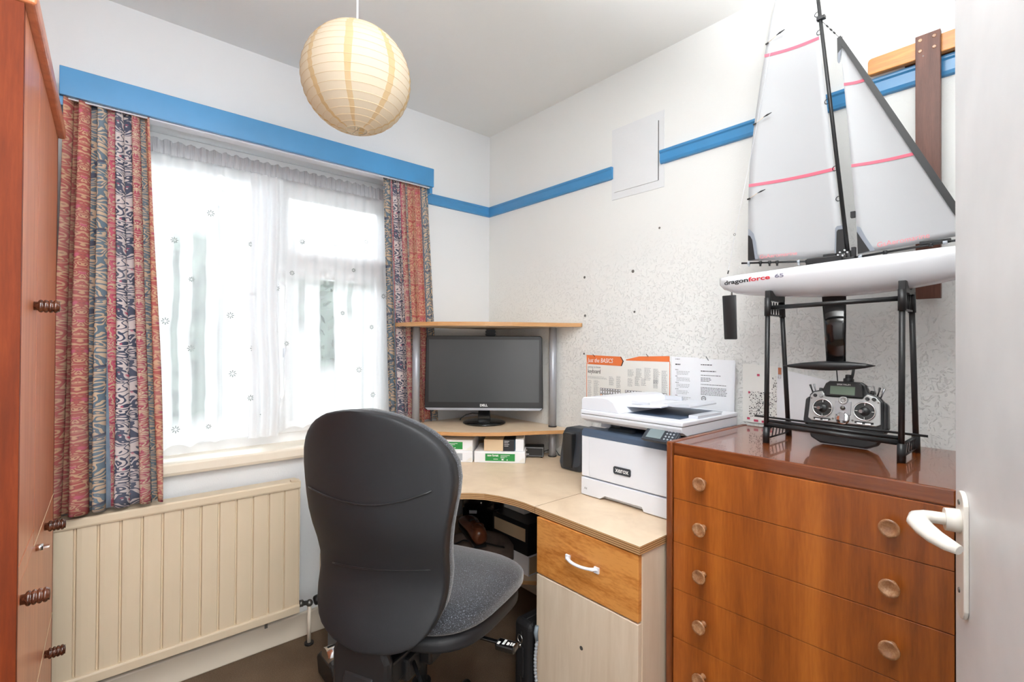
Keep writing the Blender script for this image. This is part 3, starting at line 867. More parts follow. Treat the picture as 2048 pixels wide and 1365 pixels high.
# desk pedestal with drawer and door
T = Thing('desk_pedestal', 'maple desk pedestal with an orange ply drawer beside the chest of drawers', 'cabinet', (1.38, .94, 0))
py0, py1 = .739, 1.139
board(T, 'pedestal_top', [(PF+.012, py0-.001), (PF+.012+.010, 1.139), (DX, 1.139), (DX, py0-.001)], .678, .700, M_MAPLE, M_PLY)
cx0 = 1.104
T.part('side_panel', MB().box(cx0+.002, DX-.02, 1.110, 1.126, 0, .678), M_CARC, label='grey side panel')
T.part('side_panel', MB().box(cx0+.0005, DX-.02, .742, .758, 0, .678), M_MAPLEV)
T.part('back_panel', MB().box(DX-.03, DX-.02, .758, 1.11, 0, .678), M_MAPLEV)
T.part('plinth', MB().box(cx0+.03, cx0+.05, .758, 1.11, 0, .06), M_MAPLEV)
T.part('base_panel', MB().box(cx0+.02, DX-.03, .758, 1.11, .06, .076), M_MAPLEV)
dw = T.part('drawer', MB().box(cx0-.016, cx0, .745, 1.124, .498, .674), M_DRAWER, bevel=.002, label='orange varnished ply drawer front')
hm = MB()
yc, zc = .934, .590
pa = []
for k in range(13):
    a = k/12; pa.append((cx0-.018-.024*math.sin(PI*a)**.6, yc+.055-.11*a, zc+.0015))
hm.tube(pa, [.0055 if 1 < k < 11 else .0065 for k in range(13)], 12, flat=.75)
hm.box(cx0-.022, cx0-.014, yc+.046, yc+.062, zc-.008, zc+.008).box(cx0-.022, cx0-.014, yc-.062, yc-.046, zc-.008, zc+.008)
T.part('handle', hm, M_WHITEPL, dw, label='white bow handle')
dd = T.part('door', MB().box(cx0-.016, cx0, .745, 1.124, .07, .494), M_MAPLEV, bevel=.002)
T.part('handle_hole', MB().cyl((cx0-.0165, .937, .345), (cx0-.010, .937, .345), .006, n=14), M_GAP, dd)

# ------------------------------------------------------------------ chest of drawers
T = Thing('chest_of_drawers', 'glossy teak chest of drawers with round knobs under the model yacht', 'chest', (1.44, .43, 0))
c0, c1, yy0, yy1, zt = 1.203, XB-.02, .125, .732, .958
T.part('top', MB().box(c0+.002, c1, yy0+.018, yy1-.018, zt-.032, zt), M_TEAKTOP, bevel=.003)
T.part('side_panel', MB().box(c0-.006, c1, yy1-.018, yy1, 0, zt+.002), M_TEAKSIDE, bevel=.004)
T.part('side_panel', MB().box(c0-.006, c1, yy0, yy0+.018, 0, zt+.002), M_TEAKSIDE, bevel=.004)
T.part('back_panel', MB().box(c1-.008, c1, yy0+.018, yy1-.018, .05, zt-.032), M_TEAKSIDE)
T.part('plinth', MB().box(c0+.02, c0+.036, yy0+.018, yy1-.018, 0, .05), M_TEAKSIDE)
T.part('frame_rail', MB().box(c0+.006, c0+.04, yy0+.018, yy1-.018, zt-.040, zt-.032), M_TEAKSIDE)
zs = [.925, .809, .6925, .567, .436, .310, .180, .055]
for k in range(7):
    d = T.part('drawer', MB().box(c0-.001+.0006*(k % 2), c0+.018, yy0+.020, yy1-.020, zs[k+1]+.0006, zs[k]-.0006), M_TEAK, bevel=.0008)
    zk = {0: .868, 1: .752, 2: .633, 3: .506, 4: .372}.get(k, (zs[k]+zs[k+1])/2)
    for yk in (.627, .237):
        m = MB(); m.lathe([(.009, 0), (.0065, .003), (.0055, .012), (.008, .016), (.0155, .0215), (.0178, .0245), (.0172, .0275), (.013, .0262), (.006, .0245), (.001, .024)], (c0, yk, zk), (-1, 0, 0), 24)
        T.part('knob', m, M_KNOB, d, label='dished pale wooden knob')
CT = zt   # chest top

# ------------------------------------------------------------------ things on the right wall
def wx(d): return XB-d


T = Thing('access_panel', 'square white painted cover board on the right wall between the blue rails', 'panel', (XB, 1.168, 1.86))
T.part('cover_board', MB().box(wx(.006), XB, 1.066, 1.276, 1.865, 2.103), MW_A, bevel=.001)
T.part('raised_border', MB().box(wx(.0022), XB, 1.040, 1.290, 1.835, 2.135), MW_A, bevel=.001)
T.part('shadow_gap', MB().box(wx(.0035), XB, 1.0635, 1.0665, 1.866, 2.10), M_GAP)
for y, z, s, lb in ((1.440, 1.524, .004, 'old grey wall plug, upper left of the square of four on the right wall'), (1.183, 1.523, .0045, 'old grey wall plug, upper right of the square of four on the right wall'),
                    (1.436, 1.352, .004, 'old grey wall plug, lower left of the square of four on the right wall'), (1.175, 1.357, .0032, 'old grey wall plug, lower right of the square of four on the right wall'),
                    (1.061, 1.679, .003, 'single tiny plug hole below the square cover board'), (1.441, 1.182, .003, 'small old screw just left of the orange poster top')):
    m = MB(); m.lathe([(s*1.5, 0), (s*1.4, .001), (s, .0012), (s*.8, .0004)], (XB, y, z), (-1, 0, 0), 12)
    solo('wall_plug', m, M_STEEL, lb, 'wall plug', 'old wall plugs in the right wall', base=(XB, y, z))

T = Thing('wall_rack', 'honey wooden rail with a long dark brown upright screwed across it, on the right wall', 'rack', (XB, .25, 1.345))
pl = [(.379, 1.985), (.376, 1.980), (-.05, 1.974), (-.05, 2.025), (.371, 2.025), (.377, 2.022), (.379, 2.016)]
T.part('rail_board', MB().prism(pl, wx(.036), wx(.018), 0), M_HONEY, bevel=.002)
T.part('upright_board', MB().box(wx(.052), wx(.036), .222, .272, 1.345, 2.031), M_BROWNB, bevel=.001)
T.part('spacer_block', MB().box(wx(.036), wx(0), .23, .265, 1.36, 1.42), M_BROWNB)
T.part('spacer_block', MB().box(wx(.018), wx(0), .20, .30, 1.978, 2.02), M_BROWNB)
for (y, z) in ((.262, 2.018), (.234, 2.018), (.262, 1.990), (.234, 1.990)):
    T.part('screw', MB().lathe([(.0045, 0), (.0045, .0008), (.003, .0012), (.0015, .0004)], (wx(.052), y, z), (-1, 0, 0), 12), M_KNOB)
T.part('screw', MB().cyl((wx(.052), .256, 1.975), (wx(.0528), .256, 1.975), .0015, n=8), M_STEEL)

RY_ = (0, -1, 0); UZ = (0, 0, 1)
rnd = random.Random(11)


def ylines(m, y0, y1, z, dz, n, th=.0014, x=.0022, ragged=.3):
    """rows of printed words; y decreases to the right"""
    for k in range(n):
        zz = z-k*dz; y = y0; ye = y1+(y0-y1)*rnd.random()*ragged
        while y > ye+.002:
            w = rnd.uniform(.003, .010); w = min(w, y-ye)
            m.box(wx(x+.0002), wx(x), y-w, y, zz-th/2, zz+th/2); y -= w+.0018
    return m


# poster
T = Thing('wall_poster', 'orange topped printed guide poster pinned above the printer', 'poster', (XB, 1.22, .95))
sheet = MB()
sheet.grid(lambda i, j: (wx(.0012+.0008*math.cos(PI*2*(i-.5))**2), 1.427-.206*i, .94+(.238-.002*i)*j), 10, 4)
sheet.grid(lambda i, j: (wx(.0012+.0008*math.cos(PI*2*(i-.5))**2), 1.221-.209*i, .94+(.226+.014*min(1, max(0, (i-.05)/.3)))*j), 10, 4)
T.part('paper_sheet', sheet, M_PAPERW, fixn=False)
X_ = .0024
ban = MB(); ban.prism([(1.425, 1.177), (1.238, 1.173), (1.226, 1.155), (1.236, 1.134), (1.422, 1.137)], wx(X_), wx(X_-.0003), 0)
ban.prism([(1.214, 1.162), (1.15, 1.176), (1.014, 1.180), (1.014, 1.158), (1.214, 1.158)], wx(X_), wx(X_-.0003), 0)
ban.box(wx(X_), wx(X_-.0003), 1.422, 1.4245, .945, 1.14).box(wx(X_), wx(X_-.0003), 1.012, 1.0145, .945, 1.16)
T.part('orange_banner', ban, M_ORANGE)
T.part('banner_edge', MB().prism([(1.2385, 1.172), (1.225, 1.155), (1.2345, 1.134), (1.239, 1.134), (1.230, 1.155), (1.2425, 1.172)], wx(X_+.0003), wx(X_), 0), M_INK)
T.part('banner_title', textmb('Just the BASICS', .0265, (wx(X_+.0004), 1.417, 1.1455), RY_, UZ, .80, .0001, shear=.2, bold=.0001), M_WHITE)
T.part('subtitle_text', textmb('getting to know', .014, (wx(X_), 1.417, 1.1205), RY_, UZ, .8, .0001), M_INKG)
T.part('keyboard_text', textmb('keyboard', .0255, (wx(X_), 1.417, 1.098), RY_, UZ, .74, .0001, bold=.0001), M_INK)
g = MB()
ylines(g, 1.417, 1.31, 1.083, .004, 3, .0012, X_-.0002)
for (a, b, z, n) in ((1.417, 1.395, 1.066, 26), (1.383, 1.352, 1.066, 24), (1.30, 1.272, 1.086, 9), (1.262, 1.236, 1.090, 12), (1.205, 1.175, 1.120, 7), (1.165, 1.135, 1.126, 9),
                     (1.125, 1.095, 1.130, 12), (1.085, 1.055, 1.128, 14), (1.048, 1.022, 1.122, 22), (1.205, 1.180, 1.084, 8), (1.170, 1.148, 1.092, 9), (1.140, 1.115, 1.086, 7), (1.085, 1.060, 1.084, 8)):
    ylines(g, a, b, z, .0042, n, .0013, X_-.0002)
T.part('small_print', g, M_INKG, kind='stuff')
kb = MB(); kp = MB(); kw = MB()
def keys(y0, y1, z, n, hgt, peach=()):
    w = (y0-y1)/n
    for k in range(n):
        a = y0-k*w
        kb.box(wx(X_), wx(X_-.0003), a-w+.0006, a, z-hgt, z)
        (kp if k in peach else kw).box(wx(X_+.0003), wx(X_), a-w+.0022, a-.0018, z-hgt+.0018, z-.0014)
for (a, b, n1, pch) in ((1.348, 1.240, 8, ()), (1.218, 1.135, 6, (4, 5)), (1.130, 1.088, 3, (0, 1, 2)), (1.083, 1.025, 4, (1, 2, 3))):
    keys(a, b, 1.036, n1, .008); keys(a, b, 1.026, n1, .013, pch); keys(a, b, 1.011, n1, .013, pch if n1 < 8 else (0,)); keys(a, b, .996, n1, .013)
T.part('keyboard_drawing', kb, M_INK, kind='stuff'); T.part('key_caps', kw, M_PAPER, kind='stuff'); T.part('key_caps_peach', kp, M_KEYP, kind='stuff')
for y, z in ((1.378, 1.170), (1.108, 1.176)):
    T.part('push_pin', MB().cyl((wx(.0015), y, z), (wx(.012), y+.003, z+.010), .0012, n=8), M_BROWNB)

# article sheet and letter
T = Thing('printed_article', 'white printed list page pinned right of the orange poster', 'paper', (XB, .95, .96))
T.part('paper_sheet', MB().grid(lambda i, j: (wx(.0010+.0006*math.sin(PI*i)), 1.006-.108*i, .955+(.224-.002*i)*j), 8, 4) and None or (lambda m: (m.grid(lambda i, j: (wx(.0010+.0006*math.sin(PI*i)), 1.006-.108*i, .955+(.224-.002*i)*j), 8, 4), m)[1])(MB()), M_PAPER, fixn=False)
g = MB()
ylines(g, .990, .965, 1.170, .01, 1, .0018, .0018); ylines(g, .990, .970, 1.150, .01, 1, .004, .0018, 0)
for k in range(6):
    ylines(g, .990, .975, 1.130-k*.024, .01, 1, .0018, .0018); ylines(g, .985, .925, 1.124-k*.024, .0052, 3, .001, .0018)
T.part('printed_text', g, M_INK, kind='stuff')
T = Thing('pinned_letter', 'white letter with a small round stamp curling off the wall', 'letter', (XB, .82, .96))


def let(i):
    c = max(0, (i-.72)/.28)
    return (.0022+.030*c**2.2, .905-.165*i+.012*c**3)


m = MB(); m.grid(lambda i, j: (wx(let(i)[0]*(1.15-.3*j)), let(i)[1], .962+(.212-.004*i-.012*max(0, (i-.9)/.1)*(j == 1))*j), 24, 6)
T.part('paper_sheet', m, M_PAPER, fixn=False)
g = MB()
ylines(g, .888, .845, 1.152, .01, 1, .0028, .0030, 0); ylines(g, .888, .832, 1.129, .01, 1, .0028, .0030, 0); ylines(g, .888, .812, 1.114, .01, 1, .0018, .0030, 0)
ylines(g, .888, .845, 1.104, .0055, 3, .0018, .0030); ylines(g, .888, .79, 1.081, .0055, 1, .0014, .0030, .05); ylines(g, .888, .79, 1.070, .005, 6, .0015, .0030, .08)
ylines(g, .888, .845, 1.018, .006, 2, .0018, .0030)
T.part('printed_text', g, M_INK, kind='stuff')
m = MB(); m.tube([(wx(.0032), .877+.008*math.cos(2*PI*k/24), 1.030+.008*math.sin(2*PI*k/24)) for k in range(24)], .0009, 5, closed=True)
m.tube([(wx(.0032), .877+.004*math.cos(PI*k/8), 1.028+.004*math.sin(PI*k/8)) for k in range(9)], .0006, 5)
T.part('round_stamp', m, M_INK)
T.part('push_pin', MB().cyl((wx(.002), .860, 1.168), (wx(.016), .862, 1.182), .0011, n=8), M_BLKPL)

# dotted chart and big blank sheet
T = Thing('dotted_chart', 'paper chart full of small dots with pink marks, behind the yacht stand', 'chart', (XB, .66, .965))
m = MB(); m.grid(lambda i, j: (wx(.003+.002*math.sin(PI*i)), .738-.150*i, .966+(.196-.010*i)*j), 8, 4)
T.part('paper_sheet', m, M_PAPERW, fixn=False)
g = MB(); gp = MB()
for k in range(420):
    y = rnd.uniform(.60, .715); z = rnd.uniform(.985, 1.13 if y < .645 else 1.07); r = rnd.uniform(.0006, .0014)
    g.box(wx(.0064), wx(.0060), y-r, y+r, z-r, z+r)
T.part('printed_dots', g, M_INK, kind='stuff')
for y, z, w in ((.690, 1.124, .008), (.718, 1.065, .005), (.722, .978, .009), (.700, .973, .014), (.675, .972, .010), (.650, .972, .010)):
    gp.box(wx(.0066), wx(.0060), y-w, y, z-.003, z+.004)
T.part('pink_marks', gp, M_INKP, kind='stuff')
T = Thing('blank_sheet', 'large blank white sheet hanging from a clip behind the transmitter', 'paper', (XB, .5, .965))
m = MB(); m.grid(lambda i, j: (wx(.007+.002*math.sin(3*i)), .628-.24*i, .962+(.188-.052*i)*j), 10, 4)
T.part('paper_sheet', m, M_PAPER, fixn=False)
T.part('bulldog_clip', MB().box(wx(.014), wx(.008), .612, .622, 1.130, 1.152).tube([(wx(.016), .6135, 1.130), (wx(.016), .6135, 1.118), (wx(.016), .6205, 1.118), (wx(.016), .6205, 1.130)], .0009, 6), M_CHROME)

# ------------------------------------------------------------------ monitor
mc = Vector((1.442, 1.858))      # screen centre on plan
mdir = Vector((-.655, -.754)).normalized()     # where it faces
mrz = math.atan2(mdir.y, mdir.x)+PI/2-R(1.0)  # local -y faces viewer
T = Thing('computer_monitor', 'black widescreen monitor on a round foot on the raised shelf', 'monitor', (mc.x, mc.y, .838), mrz)
hw = .283; z0, z1 = .068, .424
T.part('housing', MB().prism([(-hw, z0+.012), (-hw+.008, z0+.001), (-hw+.02, z0), (hw-.02, z0), (hw-.008, z0+.001), (hw, z0+.012), (hw-.006, z1-.008), (hw-.014, z1), (-hw+.014, z1), (-hw+.006, z1-.008)], -.012, .022, 1), M_BLKPL, local=True, bevel=.003)
T.part('screen', MB().box(-hw+.020, hw-.020, -.0135, -.011, z0+.040, z1-.018), M_SCREEN, local=True, label='dark grey switched off screen')
T.part('silver_strip', MB().prism([(-hw+.004, z0+.012), (-hw+.016, z0+.0015), (hw-.016, z0+.0015), (hw-.004, z0+.012)], -.016, -.011, 1), M_SILVER, local=True)
T.part('brand_text', textmb('DELL', .015, (0, -.0125, z0+.020), (1, 0, 0), UZ, 1.1, .0006, align='CENTER', bold=.0005), M_WHITE, local=True)
T.part('rear_housing', MB().box(-.15, .15, .022, .045, .12, .36), M_BLKPL, local=True, bevel=.01)
T.part('neck', MB().prism([(-.032, .006), (.032, .006), (.026, z0+.02), (-.026, z0+.02)], .020, .048, 1), M_BLKGL, local=True, bevel=.003)
m = MB(); m.lathe([(.001, .0), (.098, .0), (.104, .004), (.102, .009), (.088, .014), (.05, .018), (.001, .019)], (0, .034, 0), n=40)
T.part('foot', m, M_BLKGL, local=True)
T.part('cable', MB().tube([(-.03, .045, .045), (-.06, .06, .045), (-.09, .06, .038), (-.115, .05, .022), (-.12, .05, .012)], .003, 8), M_BLKPL, local=True)
# plug / bracket behind the monitor under the top shelf
T = Thing('cable_bracket', 'dark grey ribbed bracket in the corner above the monitor', 'bracket', (1.55, 1.98, 1.24))
m = MB()
for k in range(4): m.box(-.026, .026, 0, .03, -.006+k*.014, .005+k*.014)
m.box(-.022, .022, .004, .034, -.02, .055)
mm = Matrix.Translation((1.585, 1.99, 1.245)) @ Matrix.Rotation(mrz, 4, 'Z'); m.xf(mm)
T.part('ribbed_block', m, M_DKGREY)

# ------------------------------------------------------------------ paper reams, ink boxes, little black unit, speaker
rdir = Vector((1, -1)); rrz = math.atan2(rdir.y, rdir.x)     # local x along the front edge (left to right), +y to the back


def ream(origin, z, label, w=.225, dep=.19, hh=.052, green=True, txt=True):
    T = Thing('paper_ream', label, 'paper ream', (origin[0], origin[1], z), rrz, group='wrapped reams under the monitor shelf')
    T.part('wrapper', MB().box(0, w, 0, dep, 0, hh), M_PAPER, local=True, bevel=.003)
    lb = T.part('label_patch', MB().box(w*.22, w*.80, -.0006, 0, hh*.18, hh*.82), M_GREEN if green else M_SILVERL, local=True, label='green printed label' if green else 'silver printed label')
    if txt:
        T.part('label_text', textmb('new forest', .014, (w*.26, -.0008, hh*.58), (1, 0, 0), UZ, .8, .0002, bold=.0003), M_WHITE, lb, local=True)
        g = MB()
        for k in range(3): g.box(w*.52, w*(.70-.05*k), -.001, -.0007, hh*(.66-.11*k), hh*(.69-.11*k))
        g.box(w*.54, w*.58, -.001, -.0007, hh*.25, hh*.37); g.box(w*.64, w*.66, -.001, -.0007, hh*.25, hh*.33); g.box(w*.38, w*.47, -.001, -.0007, hh*.33, hh*.37)
        T.part('label_print', g, M_WHITE, lb, local=True)
    T.part('wrapper_fold', MB().prism([(w*.86, hh*.1), (w*.95, hh*.45), (w*.985, hh*.45), (w*.99, hh*.1)], -.0012, 0, 1), M_PAPERW, local=True)
    return T


rx, ry = rdir.normalized().x, rdir.normalized().y
o0 = Vector((1.297, 1.739))
ream(o0, .700, 'white wrapped paper ream with a green label, lying alone under the shelf edge', hh=.050)
o1 = o0-rdir.normalized()*.232+Vector((-ry, rx))*.0
ream(o1, .700, 'lower paper ream of the left stack, with a silver label', green=False, hh=.048, txt=True)
ream(o1+Vector((.002, .002)), .748, 'upper paper ream of the left stack, with a green label', hh=.050)
nrm = Vector((-rdir.y, rdir.x)).normalized()
if nrm.dot(Vector((1, 1))) < 0: nrm = -nrm
ob = o0+rdir.normalized()*.042+nrm*.012
T = Thing('ink_box', 'beige and black ink cartridge carton lying on the front ream', 'box', (ob.x, ob.y, .7505), rrz)
T.part('carton', MB().box(0, .135, 0, .10, 0, .050), M_BEIGEC, local=True, bevel=.001)
T.part('black_panel', MB().box(.085, .1355, -.0008, .1, .0, .0505), M_INK, local=True)
T.part('blue_stripe', MB().box(.1356, .1362, .0, .10, .0, .050), M_BLUE, local=True)
g = MB()
for k in range(4): g.box(.090, .112-.004*(k % 2), -.0014, -.0008, .043-k*.007, .0445-k*.007)
T.part('carton_text', g, M_WHITE, local=True)
ob = o0+rdir.normalized()*.178+nrm*.012
T = Thing('small_carton', 'small white carton standing behind the black ink carton', 'box', (ob.x, ob.y, .7505), rrz)
T.part('carton', MB().box(.004, .04, .0, .12, 0, .052), M_PAPER, local=True, bevel=.001)
T.part('carton_flap', MB().box(.004, .0045, -.006, 0, .0, .052), M_PAPERW, local=True)
bb = Vector((1.562, 1.636))
T = Thing('mini_speaker_box', 'small black box with a silver outlined face beside the shelf post', 'box', (bb.x, bb.y, .700), rrz-R(2))
T.part('case', MB().box(-.045, .045, 0, .07, .006, .050), M_BLKPL, local=True, bevel=.002)
m = MB(); m.box(-.043, .043, -.0012, 0, .008, .0095).box(-.043, .043, -.0012, 0, .0455, .047).box(-.043, -.0415, -.0012, 0, .0095, .0455).box(.0415, .043, -.0012, 0, .0095, .0455)
T.part('silver_outline', m, M_SILVER, local=True)
T.part('front_mark', MB().box(-.037, -.022, -.001, 0, .015, .018).box(-.034, -.031, -.001, 0, .032, .037), M_WHITE, local=True)
for sx in (-1, 1): T.part('foot', MB().cyl((sx*.036, .01, 0), (sx*.036, .01, .006), .005, n=10), M_BLKPL, local=True)
T.part('power_lead', MB().tube([(.046, .05, .02), (.075, .06, .03), (.10, .055, .026), (.115, .05, .006), (.12, .05, .003)], .0022, 8), M_BLKPL, local=True)
# speaker
T = Thing('desk_speaker', 'black rounded desktop speaker standing left of the printer', 'speaker', (1.60, 1.36, .700))
pr = [(1.520, .700), (1.622, .700), (1.634, .716), (1.628, .86), (1.616, .874), (1.552, .874), (1.540, .862), (1.512, .72)]
m = MB()
rs = []
for (y, s) in ((1.320, .80), (1.330, .95), (1.345, 1), (1.405, 1), (1.425, .95), (1.437, .82)):
    rs.append([(1.575+(x-1.575)*s, y, .787+(z-.787)*s if z > .71 else .700+(1-s)*.01) for x, z in pr])
m.rings(rs, smooth=False); T.part('cabinet', m, M_DKGREY, bevel=.005, seg=3)
T.part('front_grille', MB().prism([(1.354, .714), (1.406, .714), (1.406, .855), (1.354, .855)], 1.508, 1.535, 0), M_BLKPL, bevel=.004)
T.part('base_pad', MB().box(1.53, 1.61, 1.345, 1.405, .700, .703), M_BLKPL)

# ------------------------------------------------------------------ printer
T = Thing('printer', 'white and blue grey multifunction laser printer on the desk beside the chest', 'printer', (1.46, .94, .700))
p0, p1, q0, q1 = 1.312, 1.640, .757, 1.132
B = MB()
B.box(p0+.004, p1, q0, q1, .765, .905)
T.part('body', B, M_WHITEPL, bevel=.004)
fp = T.part('front_panel', MB().box(p0, p0+.006, q0+.02, q1-.034, .767, .905), M_WHITEPL, bevel=.001)
T.part('panel_seam', MB().box(p0+.0025, p0+.006, q1-.036, q1-.0335, .767, .905), M_GAP)
T.part('side_strip', MB().box(p0+.001, p0+.006, q1-.033, q1, .767, .905), M_WHITEPL, bevel=.001)
lab = T.part('logo_plate', MB().prism([(.964+dx, .8125+dz) for a, dx, dz in [(0, -.037, -.008), (0, -.034, -.012), (0, .026, -.012), (0, .030, -.008), (0, .030, .008), (0, .026, .012), (0, -.034, .012), (0, -.037, .008)]], p0-.003, p0, 0), M_DKGREY)
T.part('logo_text', textmb('xerox', .022, (p0-.0034, .960, .8075), RY_, UZ, .95, .0003, align='CENTER', bold=.0003), M_WHITE, lab)
T.part('paper_gauge', MB().box(p0-.0005, p0, q0+.022, q0+.034, .80, .818), M_DKGREY, fp)
# lower cassette with finger notch
tr = MB(); tr.prism([(q1, .703), (q1, .762), (q0, .762), (q0, .703), (.93-.05, .703), (.93-.045, .716), (1.03, .716), (1.05, .703)], p0-.002, p0+.03, 0)
cs = T.part('paper_cassette', tr, M_WHITEPL, bevel=.0015)
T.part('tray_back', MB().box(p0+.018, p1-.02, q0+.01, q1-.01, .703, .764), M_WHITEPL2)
T.part('cassette_mark', textmb('A4', .011, (p0-.0024, q1-.014, .722), RY_, UZ, 1, .0002), M_INKG, cs)
for x in (p0+.03, p1-.03):
    for y in (q0+.03, q1-.03): T.part('foot', MB().cyl((x, y, .700), (x, y, .704), .008, n=10), M_BLKPL)
# blue-grey top deck with recessed output tray
dk = MB(); dk.prism([(p0-.001, .905), (p0+.001, .922), (p0+.010, .930), (p0+.05, .932), (p0+.08, .916), (p1-.09, .918), (p1-.08, .94), (p1, .94), (p1, .905)], q0, q1, 1)
T.part('output_deck', dk, M_NAVY, bevel=.0015)
lip = MB(); lip.prism([(p0+.03, .929), (p0+.04, .938), (p0+.05, .941), (p0+.055, .928)], .945, 1.045, 1)
T.part('paper_stop', lip, M_DKGREY, bevel=.001)
T.part('scanner_column', MB().box(p0+.14, p0+.20, q1-.11, q1-.06, .916, .956), M_NAVY)
T.part('scanner_column', MB().box(p1-.10, p1, q0+.0, q1, .93, .956), M_WHITEPL)
T.part('output_slot', MB().box(p1-.115, p1-.10, q0+.03, q1-.03, .918, .956), M_BLKPL)
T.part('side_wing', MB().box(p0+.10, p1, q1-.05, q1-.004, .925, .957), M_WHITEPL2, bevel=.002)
# scanner unit
s0, s1, t0_, t1_ = 1.292, 1.645, .740, 1.120
sm = MB(); sm.prism([(s0, .978), (s0+.004, .968), (s0+.03, .956), (s1, .956), (s1, .984), (s0, .984)], t0_, t1_, 1)
T.part('scanner_bed', sm, M_WHITEPL, bevel=.0015)
T.part('lid_gap', MB().box(s0+.003, s1-.003, t0_+.003, t1_-.003, .984, .9855), M_GAP)
lid = T.part('scanner_lid', MB().box(s0-.001, s1, t0_-.002, t1_, .9855, .999), M_WHITEPL, bevel=.003)
fm = MB(); fm.prism([(1.120, .999), (1.120, 1.034), (1.112, 1.041), (1.03, 1.047), (1.005, 1.044), (.985, 1.034), (.960, .999)], s0+.004, s1-.03, 0)
fd_ = T.part('document_feeder', fm, M_WHITEPL, bevel=.003)
# feeder output recess and two trays
T.part('output_recess', MB().box(s0+.05, s1-.03, .775, .965, .999, .9995), M_NAVY, lid)
tm = MB(); tm.prism([(.990, 1.016), (.990, 1.023), (.90, 1.028), (.845, 1.032), (.845, 1.025), (.905, 1.020)], s0+.06, s1-.05, 0)
ft = T.part('input_tray', tm, M_WHITEPL, bevel=.002)
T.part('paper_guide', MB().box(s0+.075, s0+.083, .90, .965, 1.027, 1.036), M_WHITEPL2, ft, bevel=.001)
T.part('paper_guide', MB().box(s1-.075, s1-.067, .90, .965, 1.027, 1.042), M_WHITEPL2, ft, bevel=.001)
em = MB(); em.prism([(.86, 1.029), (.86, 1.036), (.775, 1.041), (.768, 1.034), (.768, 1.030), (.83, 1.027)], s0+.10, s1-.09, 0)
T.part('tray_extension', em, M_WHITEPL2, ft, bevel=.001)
T.part('output_stop', MB().box(s0+.10, s1-.10, .745, .775, .999, 1.008), M_WHITEPL2, lid, bevel=.001)
# touch panel tilted at the front right
pm = Matrix.Translation((s0-.010, .80, .966)) @ Matrix.Rotation(R(-38), 4, 'Y')
cp = T.part('control_panel', MB().box(-.022, .012, -.052, .062, -.028, -.012, pm).box(-.030, .028, -.050, .058, -.014, -.008, pm), M_DKGREY, bevel=.002)
T.part('touch_screen', MB().box(-.022, .020, -.004, .045, -.008, -.0065, pm), M_LCD, cp)
g = MB()
for a in range(3):
    for b in range(4): g.cyl(pm @ Vector((-.020+.011*b, -.016-.011*a, -.008)), pm @ Vector((-.020+.011*b, -.016-.011*a, -.006)), .0028, n=8)
T.part('keypad', g, M_SILVERL, cp, kind='stuff')

# ------------------------------------------------------------------ model yacht
BX = 1.455
stations = [(.708, .004, 1.424, 1.404), (.695, .016, 1.4245, 1.390), (.66, .030, 1.424, 1.376), (.62, .038, 1.424, 1.368), (.56, .047, 1.4245, 1.360), (.50, .053, 1.426, 1.354), (.44, .057, 1.428, 1.350),
            (.38, .058, 1.430, 1.348), (.32, .056, 1.432, 1.350), (.26, .050, 1.434, 1.355), (.20, .042, 1.437, 1.364), (.15, .034, 1.439, 1.374), (.10, .024, 1.441, 1.387), (.06, .013, 1.443, 1.402), (.035, .004, 1.444, 1.414)]


def hs(y):
    S = sorted(stations)
    y = min(max(y, S[0][0]), S[-1][0])
    for a, b in zip(S, S[1:]):
        if a[0] <= y <= b[0]:
            t = (y-a[0])/(b[0]-a[0]); return [a[i]+(b[i]-a[i])*t for i in (1, 2, 3)]


def hull_x(y, z):
    b, zs_, zk = hs(y); t = min(1, max(0, (zs_-z)/(zs_-zk)))
    return b*(max(0, 1-t**2.4))**.5


m = MB(); rs = []
for y, b, zs_, zk in stations:
    r = []; n = 12
    for k in range(n+1):
        a = PI*k/n
        z = zs_-(zs_-zk)*math.sin(a)**.9; t = math.sin(a)**.9
        x = b*(max(0, 1-t**2.4))**.5*(1 if a < PI/2 else -1)
        r.append((BX+x, y, z))
    for k in range(1, 6):      # cambered deck
        a = -1+2*k/6; r.append((BX+b*a, y, zs_+.010*(b/.058)*(1-a*a)))
    rs.append(r)
m.rings(rs)
T = Thing('model_yacht', 'white radio controlled model sailing yacht with tall sails on the chest', 'model boat', (BX, .38, 1.175))
T.part('hull', m, M_HULL)


def hull_text(s, size, y, z, sx, mat, name, label=None, slope=0):
    mb = textmb(s, size, (0, y, z), RY_, UZ, sx, .0001, bold=.0004)
    bmesh.ops.subdivide_edges(mb.b, edges=[e for e in mb.b.edges if e.calc_length() > .004], cuts=2)
    for v in mb.b.verts:
        dep = v.co.x; v.co.z += slope*(y-v.co.y)
        v.co.x = BX-hull_x(v.co.y, v.co.z)-.0005+dep
    T.part(name, mb, mat, label=label)


hull_text('dragon', .0165, .6865, 1.4015, 1.72, M_INK, 'hull_text', 'black hull lettering', slope=.02)
hull_text('force', .0165, .6065, 1.4030, 1.75, M_RED, 'hull_text', 'red hull lettering', slope=.02)
hull_text('65', .0140, .5330, 1.4055, 1.75, M_VIOLET, 'hull_text', 'grey violet hull numerals')
T.part('deck_hardware', MB().box(BX-.020, BX+.012, .385, .465, 1.436, 1.452).box(BX-.010, BX+.006, .40, .43, 1.452, 1.460).box(BX-.014, BX+.010, .36, .385, 1.432, 1.445), M_BLKPL, bevel=.002)
m = MB()
for (y, z) in ((.372, 1.456), (.382, 1.449), (.392, 1.452), (.388, 1.458), (.378, 1.462)): m.cyl((BX-.024, y, z), (BX-.012, y, z), .0022, n=8)
T.part('steel_fittings', m, M_CHROME)
